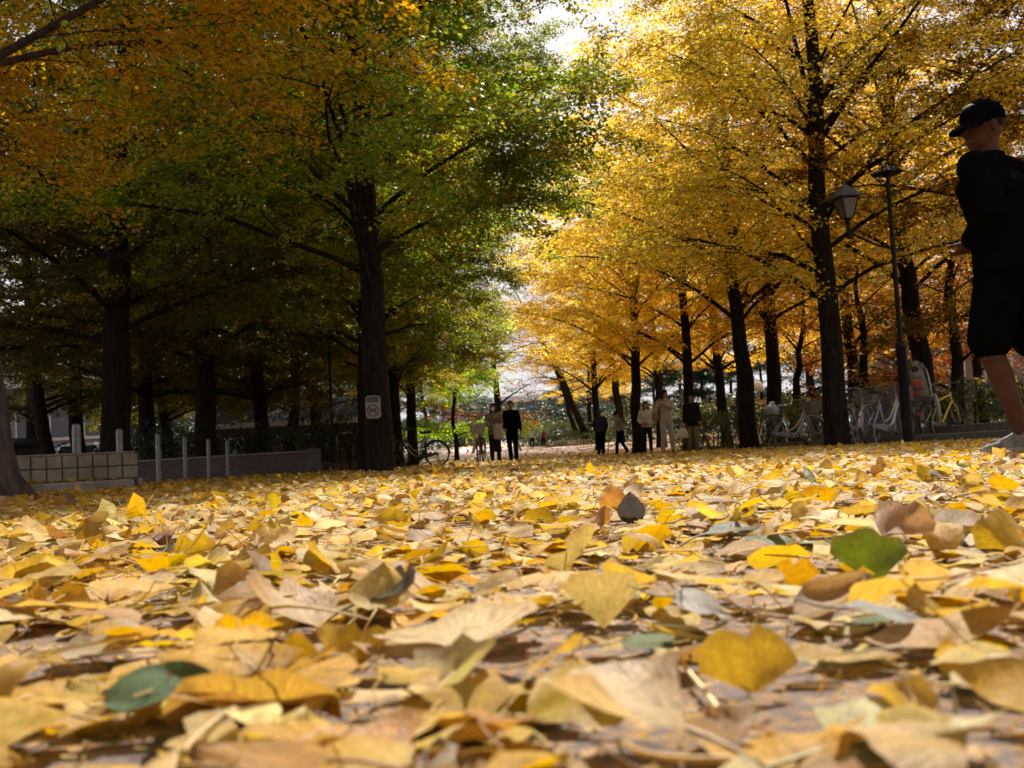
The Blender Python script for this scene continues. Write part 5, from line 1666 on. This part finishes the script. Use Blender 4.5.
def band(y0, y1, dens, ns, ntt, smin, smax, tilt, lift, stalk, sizef=1.0, flat=.85):
    pos = scatter(rl, y0, y1, dens)
    n = len(pos)
    sz = rl.uniform(smin, smax, n) * sizef
    P, st, Q = leaf_geo(rl, n, ns, ntt, sz, stalk=stalk, curl=flat)
    up = rl.random(n) < .022
    tx = rl.normal(0, tilt, n) + np.where(up, rl.choice([-1, 1], n) * rl.uniform(.6, 1.2, n), 0) + np.where(rl.random(n) < .4, np.pi, 0)
    P, off = settle(rl, P, rl.uniform(0, TAU, n), tx, rl.normal(0, tilt, n), pos, lift * rl.random(n) ** 1.5)
    return P, off, st, Q, palette(rl, n, ALLC, ALLW, .13)


GOLD, PALE, CREAM, GREY = (.62, .38, .03), (.56, .4, .19), (.62, .5, .32), (.36, .36, .34)
HEROES = [
    lambda f: f(1, 632, 524, .062, (.07, .06, .055), 'dark grey-brown pointed leaf standing upright on the carpet', False, 90, 8, -88, .5, False),
    lambda f: f(2, 872, 584, .058, (.2, .26, .02), 'bright green leaf standing up with a shadow across it', True, 80, 10, -68, .7),
    lambda f: f(3, 605, 628, .05, (.55, .4, .13), 'ribbed pale yellow fan leaf propped upright near the middle', True, 84, 6, -70, .5),
    lambda f: f(4, 752, 690, .04, (.6, .38, .05), 'yellow triangular leaf standing in front of bare asphalt', True, 96, 0, -72, .8),
    lambda f: f(5, 796, 588, .03, (.7, .36, .02), 'small glowing orange leaf upright beside the green leaf', True, 90, 0, -74, .5),
    lambda f: f(6, 476, 563, .036, GOLD, 'small clear yellow leaf tilted up left of the propped fan leaf', True, 60, 10, -50, .6),
    lambda f: f(7, 165, 728, .055, (.1, .17, .06), 'dark green mottled leaf lying close to the camera', False, 10, 22, -8, .8, False, .016),
    lambda f: f(8, 36, 553, .06, (.06, .1, .05), 'dark green leaf lying flat towards the tiled wall', False, 5, 4, -8, .6),
    lambda f: f(9, 1003, 556, .064, (.64, .42, .04), 'big yellow leaf raised at the edge of the view on the runner side', True, 100, 14, -62, .7),
    lambda f: f(10, 716, 550, .062, (.2, .21, .17), 'grey-green flat leaf behind the glowing orange one', False, 8, 6, -4, .4),
    lambda f: f(11, 870, 648, .056, GREY, 'silvery grey rolled leaf lying across the asphalt gap', False, 2, 4, 0, .9),
    lambda f: f(12, 682, 628, .044, (.42, .42, .38), 'curved silvery leaf right of the ribbed fan leaf', False, -10, 18, -8, 1.1),
    lambda f: f(13, 645, 752, .058, PALE, 'big pale tan leaf at the bottom of the view below the fan leaf', True, 150, 5, -12, .5),
    lambda f: f(14, 845, 750, .058, (.52, .48, .22), 'large pale greenish leaf lying closest on the runner side', True, 20, -6, -10, .5),
    lambda f: f(15, 40, 632, .072, (.6, .45, .18), 'broad pale yellow leaf lying flat at the wall side', True, 185, 6, -14, .4),
    lambda f: f(16, 62, 662, .076, CREAM, 'long cream leaf with a curled under edge in front of the broad yellow one', False, 5, 10, -8, .6),
    lambda f: f(17, 356, 668, .04, (.66, .42, .03), 'yellow leaf half hidden under a tan one, left of centre', True, 70, 10, -45, .8),
    lambda f: f(18, 322, 634, .07, (.54, .36, .17), 'large tan leaf with a folded slope, left of centre', True, 150, 14, -12, .6),
    lambda f: f(19, 462, 655, .07, CREAM, 'wide cream fan leaf with its stalk upright', True, 265, 10, -20, .7),
    lambda f: f(20, 905, 560, .05, (.46, .27, .13), 'tan crumpled leaf behind the bright green leaf', True, 30, 15, -30, 1.2),
    lambda f: f(21, 962, 545, .05, (.58, .52, .46), 'whitish crumpled leaf catching the light beside the big yellow one', True, 60, 20, -50, 1.4),
    lambda f: f(22, 738, 498, .08, (.62, .4, .03), 'large golden leaf lifted on the carpet beyond the dark pointed leaf', True, 80, 10, -40, .8),
    lambda f: f(23, 540, 532, .05, (.6, .38, .02), 'golden leaf standing behind the dark pointed leaf', True, 90, 5, -60, .7),
    lambda f: f(24, 560, 722, .045, (.62, .42, .03), 'bright yellow leaf at the rim of the asphalt gap', True, 30, 10, -20, .7),
    lambda f: f(25, 800, 618, .06, (.44, .26, .1), 'long brownish rolled leaf below the bright green leaf', False, 12, 4, -4, .8),
]

HERO_AT = []  # where they lie
for h in HEROES: h(lambda seed, u, v, size, *a, **k: HERO_AT.append((*PG(u, v, .004)[:2], size)))


def crowds(P, off):
    """leaves that would lie on or stand right before one of the named ones"""
    q, top = P.mean(1) + off, P[..., 2].max(1) + off[:, 2]
    bad = np.zeros(len(q), bool)
    for x, y, s_ in HERO_AT:
        t = (y - q[:, 1]) / y
        bad |= (np.hypot(q[:, 0] - x, q[:, 1] - y) < s_ * .4)
        bad |= (t > -.01) & (t < .22) & (np.abs(q[:, 0] - x * q[:, 1] / y) < s_ * .45) & (top > .02)
    return bad


# near leaves: the ones that show largest become objects of their own
P, off, st, Q, tint = band(.27, 2.6, 1800, 7, 8, .026, .056, .1, .013, True, flat=.8)
ptp = P.max(1) - P.min(1)
bare_ = PG(715, 690)
thin = (np.hypot((off[:, 0] - bare_.x) / .085, (off[:, 1] - bare_.y) / .07) < 1) & (rl.random(len(off)) < .8)
keep_ = ~thin & ~crowds(P, off) & ~((off[:, 1] < .5) & (ptp[:, 2] > .024))
P, off, st, tint = P[keep_], off[keep_], st[keep_], tint[keep_]
wp = P.mean(1) + off
inv = np.array(CAM_M.transposed())
cpt = (wp - np.array([0, 0, CAM_H])) @ inv.T
u_ = 512 + F_PX * cpt[:, 0] / -cpt[:, 2]
v_ = 384 - F_PX * cpt[:, 1] / -cpt[:, 2]
ext = np.linalg.norm(P.max(1) - P.min(1), axis=1)
show = ext / -cpt[:, 2] * ((u_ > 5) & (u_ < 1019) & (v_ > 470) & (v_ < 764))
single = np.argsort(-show)[:235]
single = single[show[single] > 0]


def leaf_object(Pl, st_, Q_, tint_, loc, name='fallen_leaf'):
    m_ = len(Pl)
    me = mesh_np(name, Pl, [Q_], True, {'tint': np.concatenate([np.repeat(tint_[None], m_, 0), np.ones((m_, 1))], 1), 'st': st_})
    return link(name, me, M['litter'], None, tuple(loc))


GRP = {'pale': ('dry pale tan leaf lying loose in the nearest part of the carpet', 'pale tan leaves close to the camera'),
       'yellow': ('golden yellow leaf lying loose in the nearest part of the carpet', 'golden yellow leaves close to the camera'),
       'brown': ('brown withered leaf lying loose in the nearest part of the carpet', 'brown withered leaves close to the camera'),
       'odd': ('greyish or greenish leaf among the nearest tan and yellow ones', 'odd-coloured leaves close to the camera')}
HERO_XY = []
for i in single:
    c = tint[i]
    key = 'odd' if c[1] > c[0] * .92 else ('brown' if c[0] < .4 and c[1] < .24 else ('yellow' if c[2] < c[1] * .24 else 'pale'))
    o = leaf_object(P[i], st[i], Q, tint[i], off[i])
    tag(o, GRP[key][0], 'leaf', GRP[key][1])
rest = np.setdiff1d(np.arange(len(P)), single)
collect((P + off[:, None])[rest], st[rest], Q, tint[rest])
# middle and far carpet
P, off, st, Q, tint = band(2.6, 7, 640, 4, 5, .028, .05, .12, .016, False); collect(P + off[:, None], st, Q, tint)
P, off, st, Q, tint = band(7, 18, 190, 2, 3, .04, .065, .2, .014, False); collect(P + off[:, None], st, Q, tint)
P, off, st, Q, tint = band(18, 40, 48, 1, 2, .06, .1, .2, .01, False); collect(P + off[:, None], st, Q, tint)
P, off, st, Q, tint = band(40, 66, 7, 1, 2, .09, .15, .3, .01, False); collect(P + off[:, None], st, Q, tint)
# leaves blown on to the ledge of the tiled wall
n = 90
t_ = rl.random(n)
pos = np.stack([pa.x + (pb.x - pa.x) * t_ + .1 * rl.normal(0, 1, n), pa.y + (pb.y - pa.y) * t_ - rl.uniform(.05, .28, n)], -1)
P, st, Q = leaf_geo(rl, n, 2, 3, rl.uniform(.04, .065, n), stalk=False)
P, off = settle(rl, P, rl.uniform(0, TAU, n), rl.normal(0, .25, n), rl.normal(0, .25, n), pos, .113 + 0 * t_)
collect(P + off[:, None], st, Q, palette(rl, n, ALLC, ALLW, .13))
# crumbs of broken leaf and loose stalks close by
pos = scatter(rl, .27, 1.8, 9000, lambda y: .56 * y + .2)
n = len(pos)
P, st, Q = leaf_geo(rl, n, 1, 2, rl.uniform(.003, .014, n) , kind=np.zeros(n, bool), stalk=False)
P, off = settle(rl, P, rl.uniform(0, TAU, n), rl.normal(0, .4, n), rl.normal(0, .4, n), pos, .001 + 0 * pos[:, 0])
collect(P + off[:, None], st, Q, palette(rl, n, TAN + BRO, [4, 4, 4, 4, 3, 2, 2, 3], .2))
pos = scatter(rl, .3, 4, 60)
n = len(pos); k = 6; u = np.linspace(-.5, .5, k)[None]
ln = rl.uniform(.03, .075, (n, 1)); bd = rl.normal(0, .5, (n, 1))
SP = np.stack([u * ln, bd * ln * (u ** 2), .25 * ln * np.abs(rl.normal(0, .5, (n, 1))) * (u + .5)], -1)
yw = rl.uniform(0, TAU, n)
SP = np.einsum('nij,nmj->nmi', rotm(yw, 0 * yw, 0 * yw), SP) + np.stack([pos[:, 0], pos[:, 1], .006 + .014 * rl.random(n)], -1)[:, None]
SV, SQ, per = tubes(SP, np.broadcast_to(np.linspace(.0013, .0007, k)[None], (n, k)), 5)
collect(SV.reshape(n, per, 3), np.full((n, per, 3), .25), SQ[:len(SQ) // n], palette(rl, n, TAN, [1, 1, 1, 2, 1], .15))
lit = link('fallen_leaves', mesh_np('fallen_leaves', np.concatenate(LIT_V), [np.concatenate(LIT_Q)], True, {'tint': np.concatenate(LIT_T), 'st': np.concatenate(LIT_S)}), M['litter'])
tag(lit, 'carpet of yellow and tan fallen leaves spread over the path', kind='stuff')

# ------------------------------------------------------------------ the leaves one can name
def hero(seed, u, v, size, tint_, label, fan=True, yaw=0, tx=0, ty=0, curl=.8, stalk=True, lift=.004, zpix=.004):
    if abs(ty) > 30: stalk = False; size = size * .82
    r_ = np.random.default_rng(seed)
    P_, st_, Q_ = leaf_geo(r_, 1, 10, 12, np.array([size]), kind=np.array([fan]), stalk=stalk, curl=curl)
    p = PG(u, v, zpix)
    P_, off_ = settle(r_, P_, np.array([R(yaw)]), np.array([R(tx)]), np.array([R(ty)]), np.array([[p.x, p.y]]), np.array([lift]))
    o = leaf_object(P_[0], st_[0], Q_, np.array(tint_), off_[0])
    tag(o, label, 'leaf')
    return o


for h in HEROES: h(hero)
# the long curved stalk lying on the bare patch
pts = [PG(u, v, .006) for u, v in ((676, 650), (686, 668), (704, 690), (716, 706), (716, 722), (704, 742))]
o = MB().tube(pts, [.0012, .0013, .0014, .0015, .0016, .0018], 7).build('leaf_stalk', plain('pale_stalk', (.6, .44, .22), .6, 0, .2, 200), None)
tag(o, 'long pale curved leaf stalk lying on the bare asphalt patch', 'leaf stalk')

# a sprig of pale green leaves hanging from the orange tree
top_ = at(48, -40, 5.2)
pts = [top_, at(50, 0, 5.2), at(58, 30, 5.2), at(72, 52, 5.2), at(92, 66, 5.2), at(98, 80, 5.2)]
sp_ = empty('hanging_sprig', top_, 0, 'thin hanging sprig of pale green leaves below the orange boughs', 'sprig')
MB().tube([p - top_ for p in pts], [.005, .004, .0035, .003, .002, .0015], 6).build('stem', M['bark'], sp_)
rs_ = np.random.default_rng(5)
lp_ = [at(u, v, 5.2 + .02 * (u % 3)) - top_ for u, v in ((46, 2), (51, 4), (52, 15), (64, 20), (67, 27), (56, 36), (62, 41), (64, 52), (74, 50), (80, 66), (50, 8), (60, 44), (84, 72))]
P_, st_, Q_ = leaf_geo(rs_, len(lp_), 6, 6, np.full(len(lp_), .042), kind=np.zeros(len(lp_), bool), stalk=False)
for q_, p in enumerate(lp_):
    Rm = rotm(np.array([rs_.uniform(0, TAU)]), np.array([rs_.uniform(-.5, .5)]), np.array([rs_.uniform(.9, 1.6)]))[0]
    me = mesh_np('leaf', P_[q_] @ Rm.T, [Q_], True, {'tint': np.tile([.34, .4, .05, 1], (P_.shape[1], 1)), 'st': st_[q_]})
    link('leaf', me, M['litter'], sp_, tuple(p))
